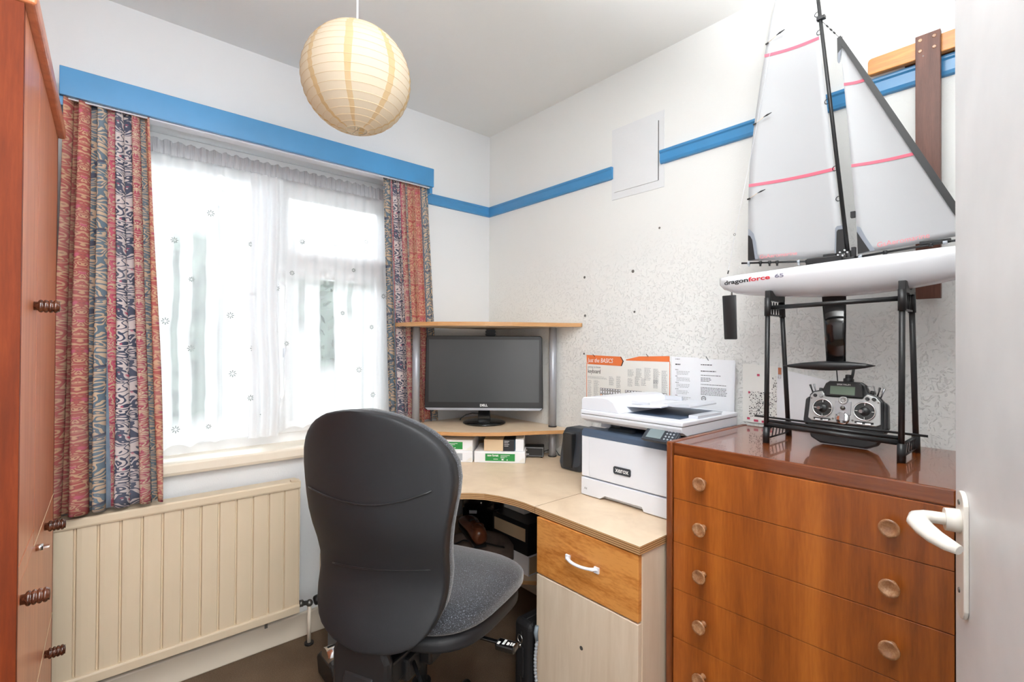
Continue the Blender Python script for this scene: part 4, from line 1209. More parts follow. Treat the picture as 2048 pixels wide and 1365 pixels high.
# mast
mast_b, mast_t = Vector((BX, .374, 1.430)), Vector((BX, .464, 2.345))
mt = T.part('mast', MB().cyl(mast_b, mast_t, .0050, .0042, 12), M_BLKPL)
for z in (1.60, 1.68, 1.86, 2.05, 2.10):
    t = (z-mast_b.z)/(mast_t.z-mast_b.z); p = mast_b.lerp(mast_t, t)
    T.part('mast_ring', MB().tube([p+Vector((-.001, .002+.006*math.cos(2*PI*k/12)+.004, .006*math.sin(2*PI*k/12))) for k in range(12)], .0009, 6, closed=True), M_BLKPL, mt)
for q in ((.360, .370, 1.545, 1.56), (.427, .446, 2.082, 2.090), (.360, .368, 1.445, 1.47)): T.part('mast_fitting', MB().box(BX-.006, BX+.006, *q), M_BLKPL, mt)
T.part('mast_step', MB().cyl((BX, .372, 1.425), (BX, .376, 1.462), .0085, .007, 14), M_BLKPL)
# main boom, jib boom
mb1 = T.part('main_boom', MB().cyl((BX, .643, 1.464), (BX, .385, 1.440), .0027, n=10), M_BLKPL)
for y in (.622, .59, .565, .545, .49, .47):
    z = 1.440+(y-.385)*.093
    T.part('boom_clip', MB().cyl((BX, y-.003, z), (BX, y+.003, z), .0048, n=10).box(BX-.002, BX+.002, y-.002, y+.002, z-.010, z), M_SILVERL if y in (.622, .49) else M_BLKPL, mb1)
jb1 = T.part('jib_boom', MB().cyl((BX, .367, 1.4435), (BX, .06, 1.4655), .0027, n=10), M_BLKPL)
for y in (.350, .300, .215, .19):
    z = 1.4435+(.367-y)*.0717
    T.part('boom_clip', MB().cyl((BX, y-.004, z), (BX, y+.004, z), .0048, n=10), M_SILVERL if y in (.350, .19) else M_BLKPL, jb1)
T.part('jib_swivel', MB().box(BX-.004, BX+.004, .18, .235, 1.456, 1.464), M_BLKPL, jb1, bevel=.001)


def mast_y(z): return mast_b.y+(mast_t.y-mast_b.y)*(z-mast_b.z)/(mast_t.z-mast_b.z)


lz = [(1.468, .624), (1.55, .6245), (1.647, .624), (1.749, .6205), (1.861, .608), (1.999, .588), (2.121, .567), (2.202, .548), (2.28, .515), (2.325, .475)]


def leech(z):
    for a, b in zip(lz, lz[1:]):
        if a[0] <= z <= b[0]: return a[1]+(b[1]-a[1])*(z-a[0])/(b[0]-a[0])
    return lz[-1][1] if z > 2 else lz[0][1]


def msail(i, j):
    zf = 1.468-.018*i; z = zf+(2.325-zf)*j
    y = leech(max(z, 1.468))*(1-i)+(mast_y(z)+.008)*i
    return (BX+.014*math.sin(PI*i)*(1-.6*j), y, z)


sl = MB(); sl.grid(msail, 12, 40)
ms = T.part('mainsail', sl, M_SAIL, fixn=False); md = ms.modifiers.new('s', 'SOLIDIFY'); md.thickness = .0004


def band(fn, pts, w, name, mat, parent, n=24, off=-.0009):
    """strip following a sail: fn(i,j) sail map; pts list of (i,j)"""
    m = MB(); vs = []
    for k in range(n+1):
        t = k/n*(len(pts)-1); a = min(int(t), len(pts)-2); f = t-a
        i = pts[a][0]+(pts[a+1][0]-pts[a][0])*f; j = pts[a][1]+(pts[a+1][1]-pts[a][1])*f
        p = Vector(fn(i, j)); vs.append((m.b.verts.new(p+Vector((off, 0, w/2))), m.b.verts.new(p+Vector((off, 0, -w/2)))))
    for a, b in zip(vs, vs[1:]): m.face([a[0], b[0], b[1], a[1]])
    return T.part(name, m, mat, parent, fixn=False)


def j_of(fn, i, z):
    lo, hi = 0, 1
    for _ in range(30):
        mid = (lo+hi)/2
        if fn(i, mid)[2] < z: lo = mid
        else: hi = mid
    return lo


for za, zb in ((2.049, 2.036), (1.688, 1.679)):
    band(msail, [(0, j_of(msail, 0, za)), (1, j_of(msail, 1, zb))], .0085, 'red_stripe', M_SAILRED, ms)
for zb in (2.083, 1.865, 1.652):
    y = leech(zb); m = MB()
    m.tube([(BX-.003, y+.002, zb-.004), (BX-.003, y-.006, zb-.002)], .0022, 8)
    T.part('telltale', m, M_BLKPL, ms, label='black patch of a telltale')
    tt = MB(); tt.tube([(BX-.004, y-.006, zb-.002), (BX-.006, y-.028, zb+.007)], .0007, 6); T.part('telltale_ribbon', tt, M_BEIGEC, ms)
    tt = MB(); tt.tube([(BX-.006, y-.028, zb+.007), (BX-.007, y-.038, zb+.0095), (BX-.007, y-.050, zb+.0125)], [.0008, .0024, .0008], 8); T.part('telltale_tip', tt, M_BLKPL, ms)


def patch(fn, pts, name, mat, parent, off):
    m = MB(); v = []
    for (y, z) in pts: v.append(m.b.verts.new((BX+off, y, z)))
    m.face(v); return T.part(name, m, mat, parent, fixn=False)


patch(None, [(.624, 1.562), (.618, 1.558), (.608, 1.545), (.602, 1.52), (.596, 1.470), (.624, 1.470)], 'clew_patch', M_GREYP, ms, -.0014)
patch(None, [(.624, 1.543), (.618, 1.540), (.612, 1.528), (.604, 1.470), (.624, 1.470)], 'clew_reinforcement', M_BLKPL, ms, -.0022)
patch(None, [(.404, 1.525), (.400, 1.53), (.383, 1.53), (.381, 1.458), (.406, 1.458)], 'tack_patch', M_GREYP, ms, -.0014)
patch(None, [(.401, 1.515), (.398, 1.52), (.385, 1.52), (.382, 1.458), (.402, 1.458)], 'tack_reinforcement', M_BLKPL, ms, -.0022)
T.part('sail_print', textmb('GsAeromarine', .015, (BX-.0016, .592, 1.4705), (0, -1, -.02), UZ, 1.1, .0001), M_SAILTXT, ms)
# jib
jh, jt = (.394, 2.012), (.118, 1.405)      # luff line, top to bow
def luff_y(z): return jh[0]+(jt[0]-jh[0])*(jh[1]-z)/(jh[1]-jt[1])
# luff line passes (.172,1.525)
def jleech(z): return .355+(.394-.355)*((z-1.45)/(2.0-1.45))**1.15 if z > 1.45 else .355


def jsail(i, j):
    zf = 1.452+.018*i; zt_ = 2.0; z = zf+(zt_-zf)*j
    return (BX+.012*math.sin(PI*i)*(1-.7*j), jleech(z)*(1-i)+min(jleech(z), (.394-.222*(2.012-z)/(2.012-1.525)))*i, z)


sl = MB(); sl.grid(jsail, 14, 36)
js = T.part('jib', sl, M_SAIL, fixn=False); md = js.modifiers.new('s', 'SOLIDIFY'); md.thickness = .0004
lm = MB(); P0 = Vector((BX-.002, .396, 2.016)); P1 = Vector((BX-.002, .172, 1.525)); P2 = Vector((BX-.002, .145, 1.468))
dr_ = (P1-P0).normalized(); pn = Vector((0, -dr_.z, dr_.y))
rs = []
for p, w in ((P0, .0045), (P0.lerp(P1, .3), .0062), (P0.lerp(P1, .7), .0068), (P1, .0068), (P2, .006)):
    rs.append([p+pn*w+Vector((-.0012, 0, 0)), p-pn*w+Vector((-.0012, 0, 0)), p-pn*w+Vector((.0012, 0, 0)), p+pn*w+Vector((.0012, 0, 0))])
lm.rings(rs, smooth=False); T.part('luff_band', lm, M_BLKPL, js, label='thick black luff band')
patch(None, [(.400, 2.014), (.388, 2.014), (.392, 1.955), (.396, 1.950), (.399, 1.955)], 'head_patch', M_BLKPL, js, -.002)
patch(None, [(.398, 1.975), (.391, 1.982), (.3925, 1.951), (.3955, 1.947), (.3985, 1.952)], 'head_patch_end', M_GREYP, js, -.0026)
for za, zb in ((1.890, 1.884), (1.677, 1.672)):
    band(jsail, [(0, j_of(jsail, 0, za)), (1, j_of(jsail, 1, zb))], .0075, 'red_stripe', M_SAILRED, js)
patch(None, [(.357, 1.522), (.350, 1.518), (.338, 1.490), (.320, 1.456), (.355, 1.452)], 'clew_patch', M_GREYP, js, -.0014)
patch(None, [(.357, 1.508), (.348, 1.49), (.330, 1.456), (.355, 1.452)], 'clew_reinforcement', M_BLKPL, js, -.0022)
T.part('sail_print', textmb('GsAeromarine', .017, (BX-.0018, .316, 1.4625), (0, -1, .085), (0, .05, 1), .98, .0001), M_SAILTXT, js)
fs = MB(); q0_, q1_ = Vector((BX, .440, 2.085)), P0
fs.cyl(q0_, P0, .0006, n=6); fs.cyl(P2, (BX, .118, 1.44), .0008, n=6)
for t in (.35, .55, .72): fs.cyl(q0_.lerp(q1_, t), q0_.lerp(q1_, t+.09), .0018, n=8)
T.part('forestay', fs, M_BLKPL)
bs = MB(); bs.tube([(BX, .688, 1.425), (BX, .680, 1.46), (BX, .664, 1.548), (BX+.0, .608, 1.82), (BX, .555, 2.10), (BX, .464, 2.345)], .0005, 6)
T.part('backstay', bs, M_WHITEPL)
T.part('backstay_ring', MB().tube([(BX, .664+.003*math.cos(2*PI*k/12), 1.552+.003*math.sin(2*PI*k/12)) for k in range(12)], .0008, 6, closed=True), M_STEEL)
T.part('backstay_crimp', MB().cyl((BX, .6845, 1.437), (BX, .682, 1.447), .0018, n=8), M_BLKPL)
T.part('stern_eye', MB().sphere((BX, .707, 1.424), .0022, n=8), M_BLKPL)
# fin, bulb, rudder
def foil(y0, y1, z0, y0b, y1b, z1, th_, n=10):
    m = MB(); rs = []
    for (a, b, z) in ((y0, y1, z0), (y0b, y1b, z1)):
        r = []
        for k in range(n+1):
            t = k/n; r.append((BX-th_/2*math.sin(PI*t)**.7, a+(b-a)*t, z))
        for k in range(n-1, 0, -1):
            t = k/n; r.append((BX+th_/2*math.sin(PI*t)**.7, a+(b-a)*t, z))
        rs.append(r)
    m.rings(rs); return m


T.part('keel_fin', foil(.380, .435, 1.355, .381, .424, 1.172, .009), M_BLKGL)
m = MB(); m.lathe([(.0005, 0), (.004, .018), (.0085, .05), (.0118, .09), (.0125, .115), (.011, .155), (.006, .19), (.0008, .212)], (BX, .531, 1.166), (0, -1, .035), 18)
T.part('bulb', m, M_BLKPL)
T.part('rudder', foil(.658, .702, 1.372, .655, .695, 1.240, .006), M_BLKPL, bevel=.002)
T.part('rudder_stock', MB().cyl((BX, .672, 1.368), (BX, .672, 1.395), .002, n=8), M_STEEL)

# stand
T = Thing('yacht_stand', 'black tubular stand holding up the white model yacht', 'stand', (1.46, .40, CT))
for (yb_, side) in ((.550, 'stern'), (.258, 'bow')):
    for (xb_, xt) in ((1.395, 1.405), (1.555, 1.500)):
        lg = T.part('leg', MB().cyl((xb_, yb_, CT), (xt, yb_-.0, 1.350), .0062, n=14), M_BLKPL)
        T.part('foot_sleeve', MB().cyl((xb_, yb_, CT), (xb_+(xt-xb_)*.11, yb_, CT+.043), .0086, n=14), M_BLKPL, lg)
        T.part('top_sleeve', MB().cyl((xb_+(xt-xb_)*.88, yb_, 1.303), (xt, yb_, 1.352), .0082, n=14), M_BLKPL, lg)
    # cradle saddle between the legs
    b, zs_, zk = hs(yb_)
    m = MB(); up_ = []; dn = []
    for k in range(13):
        x = BX-.052+.104*k/12; xx = abs(x-BX)
        zz = zk+(zs_-zk)*(1-(max(0, 1-(xx/b)**2))**(1/2.4)) if xx < b else zs_
        up_.append((x, min(zz-.0015, 1.372))); dn.append((x, min(zz-.014, 1.345)))
    m.prism(up_+dn[::-1], yb_-.007, yb_+.007, 1)
    cr = T.part('cradle', m, M_BLKPL, bevel=.001)
    m = MB()
    m.box(1.415, 1.492, yb_-.004, yb_+.004, 1.304, 1.308)
    for k in range(4): m.cyl((1.418+.018*k, yb_, 1.306), (1.427+.018*k, yb_, 1.342), .0016, n=6)
    for k in range(4): m.cyl((1.436+.018*k, yb_, 1.306), (1.427+.018*k, yb_, 1.342), .0016, n=6)
    T.part('lattice_brace', m, M_BLKPL, cr)
    m = MB(); m.cyl((1.397, yb_, CT+.040), (1.552, yb_, CT+.040), .0035, n=8).cyl((1.397, yb_, CT+.012), (1.552, yb_, CT+.012), .0025, n=8)
    for k in range(6): m.cyl((1.41+.024*k, yb_, CT+.012), (1.422+.024*k, yb_, CT+.040), .0016, n=6)
    T.part('lattice_brace', m, M_BLKPL)
T.part('cross_bar', MB().cyl((1.41, .550, 1.325), (1.412, .258, 1.332), .0058, n=12), M_BLKPL)
T.part('cross_bar', MB().cyl((1.397, .550, 1.008), (1.397, .258, 1.002), .0062, n=12), M_BLKPL)
T.part('cross_bar', MB().cyl((1.415, .550, 1.016), (1.415, .258, 1.010), .0045, n=12), M_BLKPL)
T.part('axle_rod', MB().cyl((1.425, .592, 1.024), (1.425, .216, 1.020), .0028, n=10), M_BLKPL)

# ------------------------------------------------------------------ transmitter (faces -x); local: u to the right (-y), v up, w towards viewer (-x)
tx0 = Vector((1.490, .398, CT)); lean = R(10)
TM = Matrix.Translation(tx0) @ Matrix(((0, 0, -1, 0), (-1, 0, 0, 0), (0, 1, 0, 0), (0, 0, 0, 1))) @ Matrix.Rotation(-lean, 4, 'X') @ Matrix.Translation((0, .031, 0))
# columns of the 3x3: local X -> -Y world, local Y -> +Z world, local Z -> -X world
T = Thing('radio_transmitter', 'silver and black radio control transmitter lying against the yacht stand', 'transmitter', tx0)


def tp(name, m, mat, parent=None, bevel=0, label=None):
    m.xf(TM); return T.part(name, m, mat, parent, bevel=bevel, label=label)


def tprism(pts, w0, w1): return MB().prism(pts, w0, w1, 2)


out = [(-.085, .030), (-.082, .100), (-.074, .110), (-.052, .116), (-.045, .134), (-.036, .141), (.036, .141), (.045, .134), (.052, .114), (.074, .106), (.084, .094), (.088, .015), (.074, -.016), (.050, -.027), (-.050, -.027), (-.074, -.014)]
tp('rear_case', tprism(out, -.020, .006), M_BLKPL, bevel=.004)
fo = [(-.081, .036), (-.078, .098), (-.070, .107), (-.050, .112), (-.046, .105), (-.040, .098), (.040, .098), (.046, .105), (.050, .110), (.070, .103), (.079, .092), (.082, .036), (.072, .030), (-.072, .030)]
fc = tp('face_plate', tprism(fo, .006, .011), M_TXSILV, bevel=.002)
hou = tp('display_housing', tprism([(-.044, .099), (-.040, .131), (-.034, .138), (.034, .138), (.040, .131), (.044, .099)], .006, .017), M_BLKPL, bevel=.002)
m = MB(); m.box(-.030, .026, .104, .126, .017, .0178); tp('display', m, M_LCDG, hou)
tm_ = textmb('SPEKTRUM', .0058, (0, .1288, .0173), (1, 0, 0), (0, 1, 0), 1.1, .0002, align='CENTER'); tp('brand_text', tm_, M_WHITE, hou)
for sx in (-1, 1):
    cx = sx*.047
    gb = tp('gimbal_ring', MB().lathe([(.0225, 0), (.0245, .001), (.0245, .003), (.0225, .004), (.0205, .002), (.0205, 0)], (cx, .066, .011), n=36, cap=False), M_CHROME)
    tp('gimbal_well', MB().cyl((cx, .066, .0105), (cx, .066, .0118), .0208, n=32), M_BLKGL, gb)
    tp('gimbal_plate', MB().sphere((cx, .066, .010), .013, (1, 1, .5)), M_BLKPL, gb)
    st = MB(); st.tube([(cx, .066, .012), (cx-.002, .064, .032)], [.002, .0032], 10); st.cyl((cx-.002, .064, .032), (cx-.0025, .0635, .038), .0042, n=12)
    tp('stick', st, M_ALU, gb)
    g = MB()
    for k in range(4):
        a = PI/2*k; g.box(cx+.0175*math.cos(a)-.0006-abs(math.cos(a))*.002, cx+.0175*math.cos(a)+.0006+abs(math.cos(a))*.002, .066+.0175*math.sin(a)-.0006-abs(math.sin(a))*.002, .066+.0175*math.sin(a)+.0006+abs(math.sin(a))*.002, .0118, .0124)
    tp('gimbal_marks', g, M_WHITE, gb)
    # trim slot with two chrome levers, knob pair, screws, switches
    sl_ = tp('trim_slot', MB().box(cx-.020, cx+.020, .0345, .0395, .011, .0118), M_BLKPL)
    for q in (-1, 1): tp('trim_lever', MB().box(cx+q*.009-.0065, cx+q*.009+.0065, .031, .0365, .0118, .015), M_CHROME, sl_, bevel=.001)
    for q, rr_ in ((.052, .0045), (.066, .0045)):
        tp('push_button', MB().lathe([(rr_, 0), (rr_, .003), (rr_*.6, .0034), (rr_*.4, .0028)], (sx*q, .098, .011), n=14), M_BLKPL if sx > 0 or q > .06 else M_ALU, fc)
    tp('face_screw', MB().cyl((sx*.075, .090, .011), (sx*.075, .090, .0122), .0022, n=8), M_STEEL, fc)
    tp('face_screw', MB().cyl((sx*.022, .040, .011), (sx*.022, .040, .0122), .0026, n=8), M_STEEL, fc)
    tp('top_dial', MB().cyl((sx*.058, .108, -.004), (sx*.058, .120, -.006), .0048, n=12), M_BLKPL)
    a1 = MB(); a1.tube([(sx*.076, .104, -.004), (sx*.080, .116, -.002), (sx*.084, .128, 0)], [.0018, .0018, .0028], 8)
    tp('toggle_switch', a1, M_ALU if sx > 0 else M_BLKPL)
    a1 = MB(); a1.tube([(sx*.069, .106, -.004), (sx*.072, .118, -.002), (sx*.0745, .130, 0)], [.0016, .0016, .0026], 8)
    tp('toggle_switch', a1, M_BLKPL if sx > 0 else M_ALU)
    tp('side_grip', tprism([(sx*.080, .030), (sx*.083, .096), (sx*.092, .088), (sx*.095, .030), (sx*.088, .014)], -.022, .004), M_BLKPL, bevel=.004)
tp('centre_panel', tprism([(-.018, .052), (-.018, .088), (.018, .088), (.018, .052)], .011, .0128), M_ALU, fc, bevel=.001)
rs_ = tp('roller_knob', MB().lathe([(.0105, 0), (.0105, .004), (.0095, .0055), (.008, .0048), (.001, .0048)], (0, .090, .011), n=28), M_TXSILV)
g = MB()
for k in range(8):
    a = PI/4*k; c2, s2 = math.cos(a), math.sin(a)
    g.box(-.0006, .0006, .003, .0068, .0155, .0165, Matrix.Translation((0, .090, 0)) @ Matrix.Rotation(a, 4, 'Z'))
tp('roller_slots', g, M_BLKPL, rs_)
tp('power_knob', MB().lathe([(.0055, 0), (.0055, .004), (.003, .006), (.001, .006)], (0, .070, .0125), n=16), M_STEEL, fc)
ns = MB(); ns.lathe([(.0165, 0), (.0165, .003), (.013, .005), (.001, .005)], (0, .043, .010), n=28)
nk = tp('neck_strap_mount', ns, M_CHROME)
tp('strap_latch', MB().box(-.006, .006, .036, .060, .013, .018).box(-.003, .003, .030, .040, .016, .021), M_ALU, nk, bevel=.001)
tp('antenna_base', MB().cyl((.004, .138, -.008), (.004, .150, -.008), .012, n=16).cyl((.004, .150, -.008), (.004, .160, -.008), .008, n=16).box(-.026, .030, .136, .141, -.014, .0), M_BLKPL, bevel=.001)
an = MB(); an.tube([(.010, .148, -.010), (.012, .165, -.012), (.013, .186, -.014)], .0035, 10); tp('antenna', an, M_BLKPL)
hn = MB(); hn.tube([(.045, .120, -.010), (.048, .132, -.006), (.060, .132, -.006), (.064, .112, -.010)], .0016, 8); tp('carry_bracket', hn, M_ALU)
a1 = MB(); a1.tube([(-.022, .141, -.012), (-.028, .190, -.012), (-.036, .200, -.012)], [.0014, .0014, .0022], 8)
# aerial stub seen left of the keel fin
tp('thin_aerial', a1, M_BLKPL)

# ------------------------------------------------------------------ office chair
ca = R(25); Cpos = Vector((.505, 1.140, 0))
Fv = Vector((math.cos(ca), math.sin(ca), 0))
T = Thing('office_chair', 'charcoal office chair with a tall curved back pulled up to the desk', 'chair', (Cpos.x+Fv.x*.27, Cpos.y+Fv.y*.27, 0), ca-PI/2)
# local: +y forward (towards desk), +x to the sitter's right, z up; backrest rear sits near y=-.27


def backw(z):
    P = [(.478, .0), (.484, .085), (.50, .135), (.53, .170), (.58, .190), (.64, .196), (.70, .200), (.76, .210), (.82, .222), (.88, .234), (.92, .235), (.95, .228), (.98, .210), (1.005, .184), (1.028, .148), (1.046, .104), (1.057, .055), (1.061, .0)]
    for a, b in zip(P, P[1:]):
        if a[0] <= z <= b[0]: return a[1]+(b[1]-a[1])*(z-a[0])/(b[0]-a[0])
    return 0


def back_y(x, z):
    lum = .040*math.exp(-((z-.64)/.10)**2)
    return -.270+.055*(x/.235)**2+lum+.10*max(0, (z-.85))**1.3*-1.0


zl = [.4785, .481, .486, .494, .505, .52, .545, .58, .62, .66, .70, .74, .78, .82, .86, .90, .94, .97, .99, 1.01, 1.025, 1.038, 1.047, 1.054, 1.0585, 1.0597]


def backshell(off0, off1, inset, name, mat, nx=28, puff=0, T=T):
    m = MB(); front = []; rear = []
    for z in zl:
        w = max(.004, backw(z)-inset)
        zz = .77+(z-.77)*(1-inset*1.2)
        front.append([(w*math.sin(PI/2*(2*k/nx-1)), back_y(w*math.sin(PI/2*(2*k/nx-1)), z)+off1+puff*math.cos(PI/2*(2*k/nx-1))**.5, zz) for k in range(nx+1)])
        rear.append([(w*math.sin(PI/2*(2*k/nx-1)), back_y(w*math.sin(PI/2*(2*k/nx-1)), z)+off0-.012*math.cos(PI/2*(2*k/nx-1))**.4*(0 if puff else 1), zz) for k in range(nx+1)])
    rings = [r+f[::-1] for r, f in zip(rear, front)]
    m.rings(rings)
    return T.part(name, m, mat, local=True, bevel=0)


backshell(0, .022, 0, 'back_shell', M_CHAIRPL)
backshell(.020, .052, .006, 'back_cushion', M_FAB, puff=.012)
m = MB(); m.tube([(x, back_y(x, .85)-.0125, .835+.05*(x/.2)**2*(1 if x > 0 else .2)) for x in [(-.19+.38*k/20) for k in range(21)]], .0022, 6)
T.part('shell_crease', m, M_BLKPL, local=True)
m = MB(); m.tube([(x, back_y(x, .67)-.0125, .665+.02*(x/.19)) for x in [(-.12+.29*k/20) for k in range(21)]], .0018, 6)
T.part('shell_crease', m, M_BLKPL, local=True)


def seat(z0, z1, sxw, syd, yc_, name, mat, dome, n=48, lvls=10, droop=.03):
    m = MB(); rs = []
    for l in range(lvls+1):
        t = l/lvls; z = z0+(z1-z0)*t
        s = (1-.0*t)*(1-((max(0, t-.55)/.45)**2)*.14) * (1-(max(0, .25-t)/.25)**2*.08)
        r = []
        for k in range(n):
            a = 2*PI*k/n; ex = 2/3.2
            x = sxw*s*math.copysign(abs(math.cos(a))**ex, math.cos(a)); y = syd*s*math.copysign(abs(math.sin(a))**ex, math.sin(a))
            x *= 1+.06*(y/syd)
            zz = z-droop*max(0, y/syd)**3
            r.append((x, yc_+y, zz))
        rs.append(r)
    # domed top
    base = rs[-1]
    for q in (.8, .55, .3, .08):
        rs.append([((x)*q, yc_+(y-yc_)*q, z1+dome*(1-q*q)-droop*max(0, (y-yc_)*q/syd)**3) for x, y, z in base])
    m.rings(rs); return T.part(name, m, mat, local=True)


seat(.490, .556, .252, .240, .040, 'seat_cushion', M_FAB, .014)
seat(.440, .494, .240, .224, .036, 'seat_pan', M_CHAIRPL, .0, droop=.02)
T.part('back_support', MB().prism([(-.085, .34), (.085, .34), (.085, .46), (.06, .51), (-.06, .51), (-.085, .46)], -.268, -.240, 1), M_BLKPL, local=True, bevel=.01)
T.part('back_carrier', MB().prism([(-.29, .36), (-.27, .42), (-.15, .41), (-.05, .41), (-.05, .37), (-.20, .345)], -.045, .045, 0), M_BLKPL, local=True, bevel=.006)
T.part('mechanism', MB().box(-.09, .09, -.09, .12, .355, .442).box(-.06, .06, -.15, -.09, .34, .40), M_BLKPL, local=True, bevel=.008)
T.part('gas_column', MB().cyl((0, 0, .08), (0, 0, .24), .027, n=20).cyl((0, 0, .24), (0, 0, .36), .016, n=20), M_BLKPL, local=True)
T.part('height_lever', MB().tube([(.03, -.10, .385), (.10, -.16, .375), (.15, -.20, .36), (.165, -.215, .352)], [.006, .005, .005, .008], 10), M_BLKPL, local=True)
pd = T.part('tilt_paddle', MB().box(.225, .285, .02, .055, .372, .392).cyl((.10, .04, .385), (.235, .04, .384), .006, n=10), M_BLKGL, local=True, bevel=.006, label='black control paddle with white pictograms')
g = MB(); 
for (x, y) in ((.232, .030), (.246, .034), (.246, .044), (.258, .036), (.268, .038), (.272, .038)): g.box(x, x+.007, y-.009, y+.004, .392, .3925)
T.part('paddle_pictograms', g, M_WHITE, pd, local=True)
T.part('side_knob', MB().cyl((-.09, .03, .385), (-.20, .03, .385), .006, n=10).cyl((-.20, .03, .385), (-.24, .03, .385), .017, n=14), M_BLKPL, local=True)
hub = T.part('base_hub', MB().cyl((0, 0, .06), (0, 0, .10), .04, n=20), M_BLKPL, local=True)
for k in range(5):
    a = 2*PI*k/5+.3; c2, s2 = math.cos(a), math.sin(a)
    lg = T.part('base_leg', MB().tube([(c2*.03, s2*.03, .085), (c2*.15, s2*.15, .078), (c2*.27, s2*.27, .066)], [.024, .019, .014], 12, flat=.75), M_BLKPL, local=True)
    w = MB()
    for q in (-.014, .014):
        cc = Vector((c2*.275-s2*q, s2*.275+c2*q, .026)); w.cyl(cc-Vector((-s2, c2, 0))*.009, cc+Vector((-s2, c2, 0))*.009, .025, n=20)
    w.cyl((c2*.275, s2*.275, .03), (c2*.27, s2*.27, .068), .006, n=10)
    T.part('castor', w, M_BLKPL, lg, local=True)

# ------------------------------------------------------------------ things under the desk
prz = mrz
T = Thing('computer_tower', 'black computer tower standing in the corner on the low desk shelf', 'computer', (1.455, 1.880, .250), prz)
T.part('case', MB().box(-.088, .088, -.08, .17, 0, .405), M_BLKPL, local=True, bevel=.004)
T.part('front_bezel', MB().box(-.086, .086, -.092, -.08, .004, .401), M_BLKGL, local=True, bevel=.003)
T.part('drive_slot', MB().box(-.06, .04, -.0935, -.092, .30, .325), M_DKGREY, local=True)
T.part('badge', MB().box(-.055, -.02, -.0935, -.092, .185, .20), M_SILVERL, local=True)
T.part('power_light', MB().cyl((.0, -.092, .235), (.0, -.094, .235), .004, n=10), M_WHITE, local=True)
T = Thing('document_box', 'white and cream document box flat on the low desk shelf', 'box', (1.53, 1.60, .250))
T.part('box_body', MB().box(1.405, 1.655, 1.500, 1.74, .250, .335), M_PAPER, bevel=.002)
T.part('page_edge', MB().box(1.409, 1.65, 1.4985, 1.5, .258, .328), M_BEIGEC)
T = Thing('box_file', 'black box file with a cream spine label, on the document box', 'box file', (1.53, 1.60, .335))
T.part('file_body', MB().box(1.400, 1.655, 1.500, 1.735, .3355, .468), M_BLKPL, bevel=.002)
T.part('spine_label', MB().box(1.3985, 1.400, 1.515, 1.72, .392, .446), M_BEIGEC)
T = Thing('grey_carton', 'plain grey white carton on the black box file', 'box', (1.56, 1.68, .468))
T.part('carton', MB().box(1.47, 1.655, 1.60, 1.74, .4685, .60), M_PAPERW, bevel=.002)
T.part('lid_seam', MB().box(1.4695, 1.47, 1.601, 1.739, .55, .552), M_INKG)
# cloth bag and shoes in front of the tower
m = MB(); rs = []
for k in range(13):
    t = k/12; x = -.17+.34*t; r_ = .085*math.sin(PI*min(1, max(0, .06+.88*t)))**.45
    rs.append([(x, r_*.9*math.cos(2*PI*q/20), max(.0, .078+r_*(.9+.1*math.sin(5*t+q))*math.sin(2*PI*q/20))) for q in range(20)])
m.rings(rs); mm = Matrix.Translation((1.285, 1.715, .250)) @ Matrix.Rotation(mrz, 4, 'Z'); m.xf(mm)
T = Thing('cloth_bag', 'crumpled olive brown cloth bag lying on the low shelf before the tower', 'bag', (1.285, 1.715, .25))
T.part('bag_body', m, M_CLOTH)
st = MB(); st.tube([(-.10, -.07, .12), (-.04, -.082, .15), (.05, -.08, .14), (.13, -.05, .11)], .008, 8, flat=.3); st.xf(mm)
T.part('strap', st, M_BAG)


def shoe(label, loc, rz, tilt):
    mx = Matrix.Translation(loc) @ Matrix.Rotation(rz, 4, 'Z') @ Matrix.Rotation(tilt, 4, 'X')
    T = Thing('leather_shoe', label, 'shoe', mx=mx)
    rs = []
    for (y, w, h0, h) in ((-.115, .012, .01, .045), (-.108, .030, .0, .062), (-.07, .035, .0, .068), (-.02, .034, .0, .055), (.03, .040, .0, .042), (.07, .044, .0, .034), (.10, .036, .0, .027), (.118, .014, .004, .018)):
        rs.append([(w*math.cos(2*PI*q/16), y, (h0+h)/2+(h-h0)/2*math.sin(2*PI*q/16)+.010) for q in range(16)])
    m = MB(); m.rings(rs); T.part('upper', m, M_SHOE, local=True)
    T.part('sole', MB().prism([(-.026, -.115), (.026, -.115), (.034, -.05), (.036, .0), (.044, .06), (.036, .11), (0, .124), (-.036, .11), (-.044, .06), (-.036, 0), (-.034, -.05)], 0, .012, 2), M_BLKPL, local=True)
    m = MB()
    for k in range(4): m.tube([(-.018, -.005+.014*k, .062-.006*k), (0, -.003+.014*k, .068-.006*k), (.018, -.005+.014*k, .062-.006*k)], .0018, 6)
    T.part('laces', m, M_INK, local=True)
    T.part('opening', MB().lathe([(.024, .066), (.026, .074), (.020, .073), (.018, .060)], (0, -.068, 0), n=16, cap=False), M_SHOE, local=True)


shoe('shiny brown leather shoe on top of the cloth bag', (1.262, 1.700, .406), R(-20), R(8))
shoe('brown leather shoe left of the cloth bag on the low shelf', (1.16, 1.835, .2505), R(35), 0)

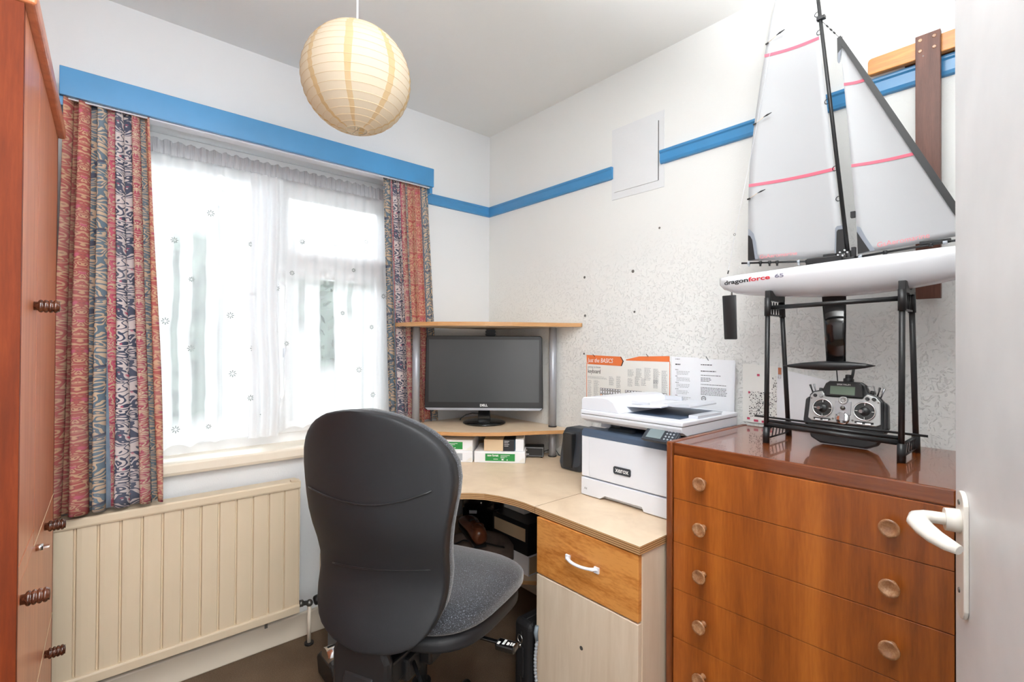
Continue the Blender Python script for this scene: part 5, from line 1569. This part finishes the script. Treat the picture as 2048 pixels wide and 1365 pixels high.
# briefcase against the pedestal
bx0 = Vector((1.12, 1.20, 0))
T = Thing('laptop_bag', 'black nylon laptop bag standing on the carpet against the pedestal', 'bag', (1.15, 1.21, 0))
m = MB(); m.box(1.085, 1.42, 1.150, 1.232, .0, .315); T.part('bag_body', m, M_BAG, bevel=.022, seg=4)
T.part('front_pocket', MB().box(1.11, 1.40, 1.228, 1.250, .02, .24), M_BAG, bevel=.01)
T.part('zip_line', MB().tube([(1.0845, 1.19, .03), (1.0845, 1.19, .28), (1.11, 1.19, .3145), (1.40, 1.19, .3145)], .0025, 8), M_BLKPL)
T.part('carry_handle', MB().tube([(1.18, 1.19, .315), (1.19, 1.19, .345), (1.30, 1.19, .345), (1.31, 1.19, .315)], .008, 10), M_BAG)
zr = .262
T.part('ring', MB().tube([(1.078+.0*k, 1.19+.011*math.cos(2*PI*k/16), zr+.013*math.sin(2*PI*k/16)) for k in range(16)], .0018, 6, closed=True).cyl((1.079, 1.19, zr-.028), (1.079, 1.19, zr-.016), .005, n=10), M_CHROME, label='chrome strap ring')
T.part('strap_tab', MB().box(1.077, 1.085, 1.175, 1.205, .14, .235), M_BAG, bevel=.003)
# braided cable hanging at the pedestal edge
cb = MB(); cb.tube([(1.081, 1.114, .335), (1.076, 1.114, .315), (1.077, 1.110, .29)], [.006, .007, .005], 10)
T = Thing('braided_cable', 'grey braided cable hanging at the left edge of the pedestal', 'cable', (1.077, 1.110, .09))
T.part('plug', cb, M_CARC)
cb = MB(); pts_ = [(1.077, 1.110, .29-.011*k) for k in range(14)]
pts_ = [(x-.004*math.sin(PI*k/13), y-.002*k/13-.012*math.sin(PI*k/13)*-.3, z) for k, (x, y, z) in enumerate(pts_)]
for k, p in enumerate(pts_): cb.tube([(p[0], p[1], p[2]+.002), (p[0], p[1], p[2]-.002)], .0052, 8)
cb.tube(pts_, .0040, 8); T.part('braid', cb, M_SILVERL)
cb = MB(); cb.tube([pts_[-1], (1.076, 1.100, .125), (1.074, 1.088, .108), (1.072, 1.072, .095)], .0028, 8); T.part('cable_end', cb, M_BLKPL)
# silver ended roll by the end panel
T = Thing('paper_shredder', 'low black device with a silver top on the carpet behind the chair', 'shredder', (.76, 1.72, 0))
m = MB(); m.prism([(1.70, .0), (1.84, .0), (1.86, .06), (1.83, .085), (1.72, .085), (1.69, .06)], .66, .735, 0); T.part('case', m, M_BLKPL, bevel=.008)
m = MB(); m.tube([(.662, 1.775, .088), (.735, 1.775, .088)], .034, 18); T.part('silver_top', m, M_CHROME)
T.part('slot', MB().box(.67, .73, 1.770, 1.78, .121, .1225), M_BLKPL)
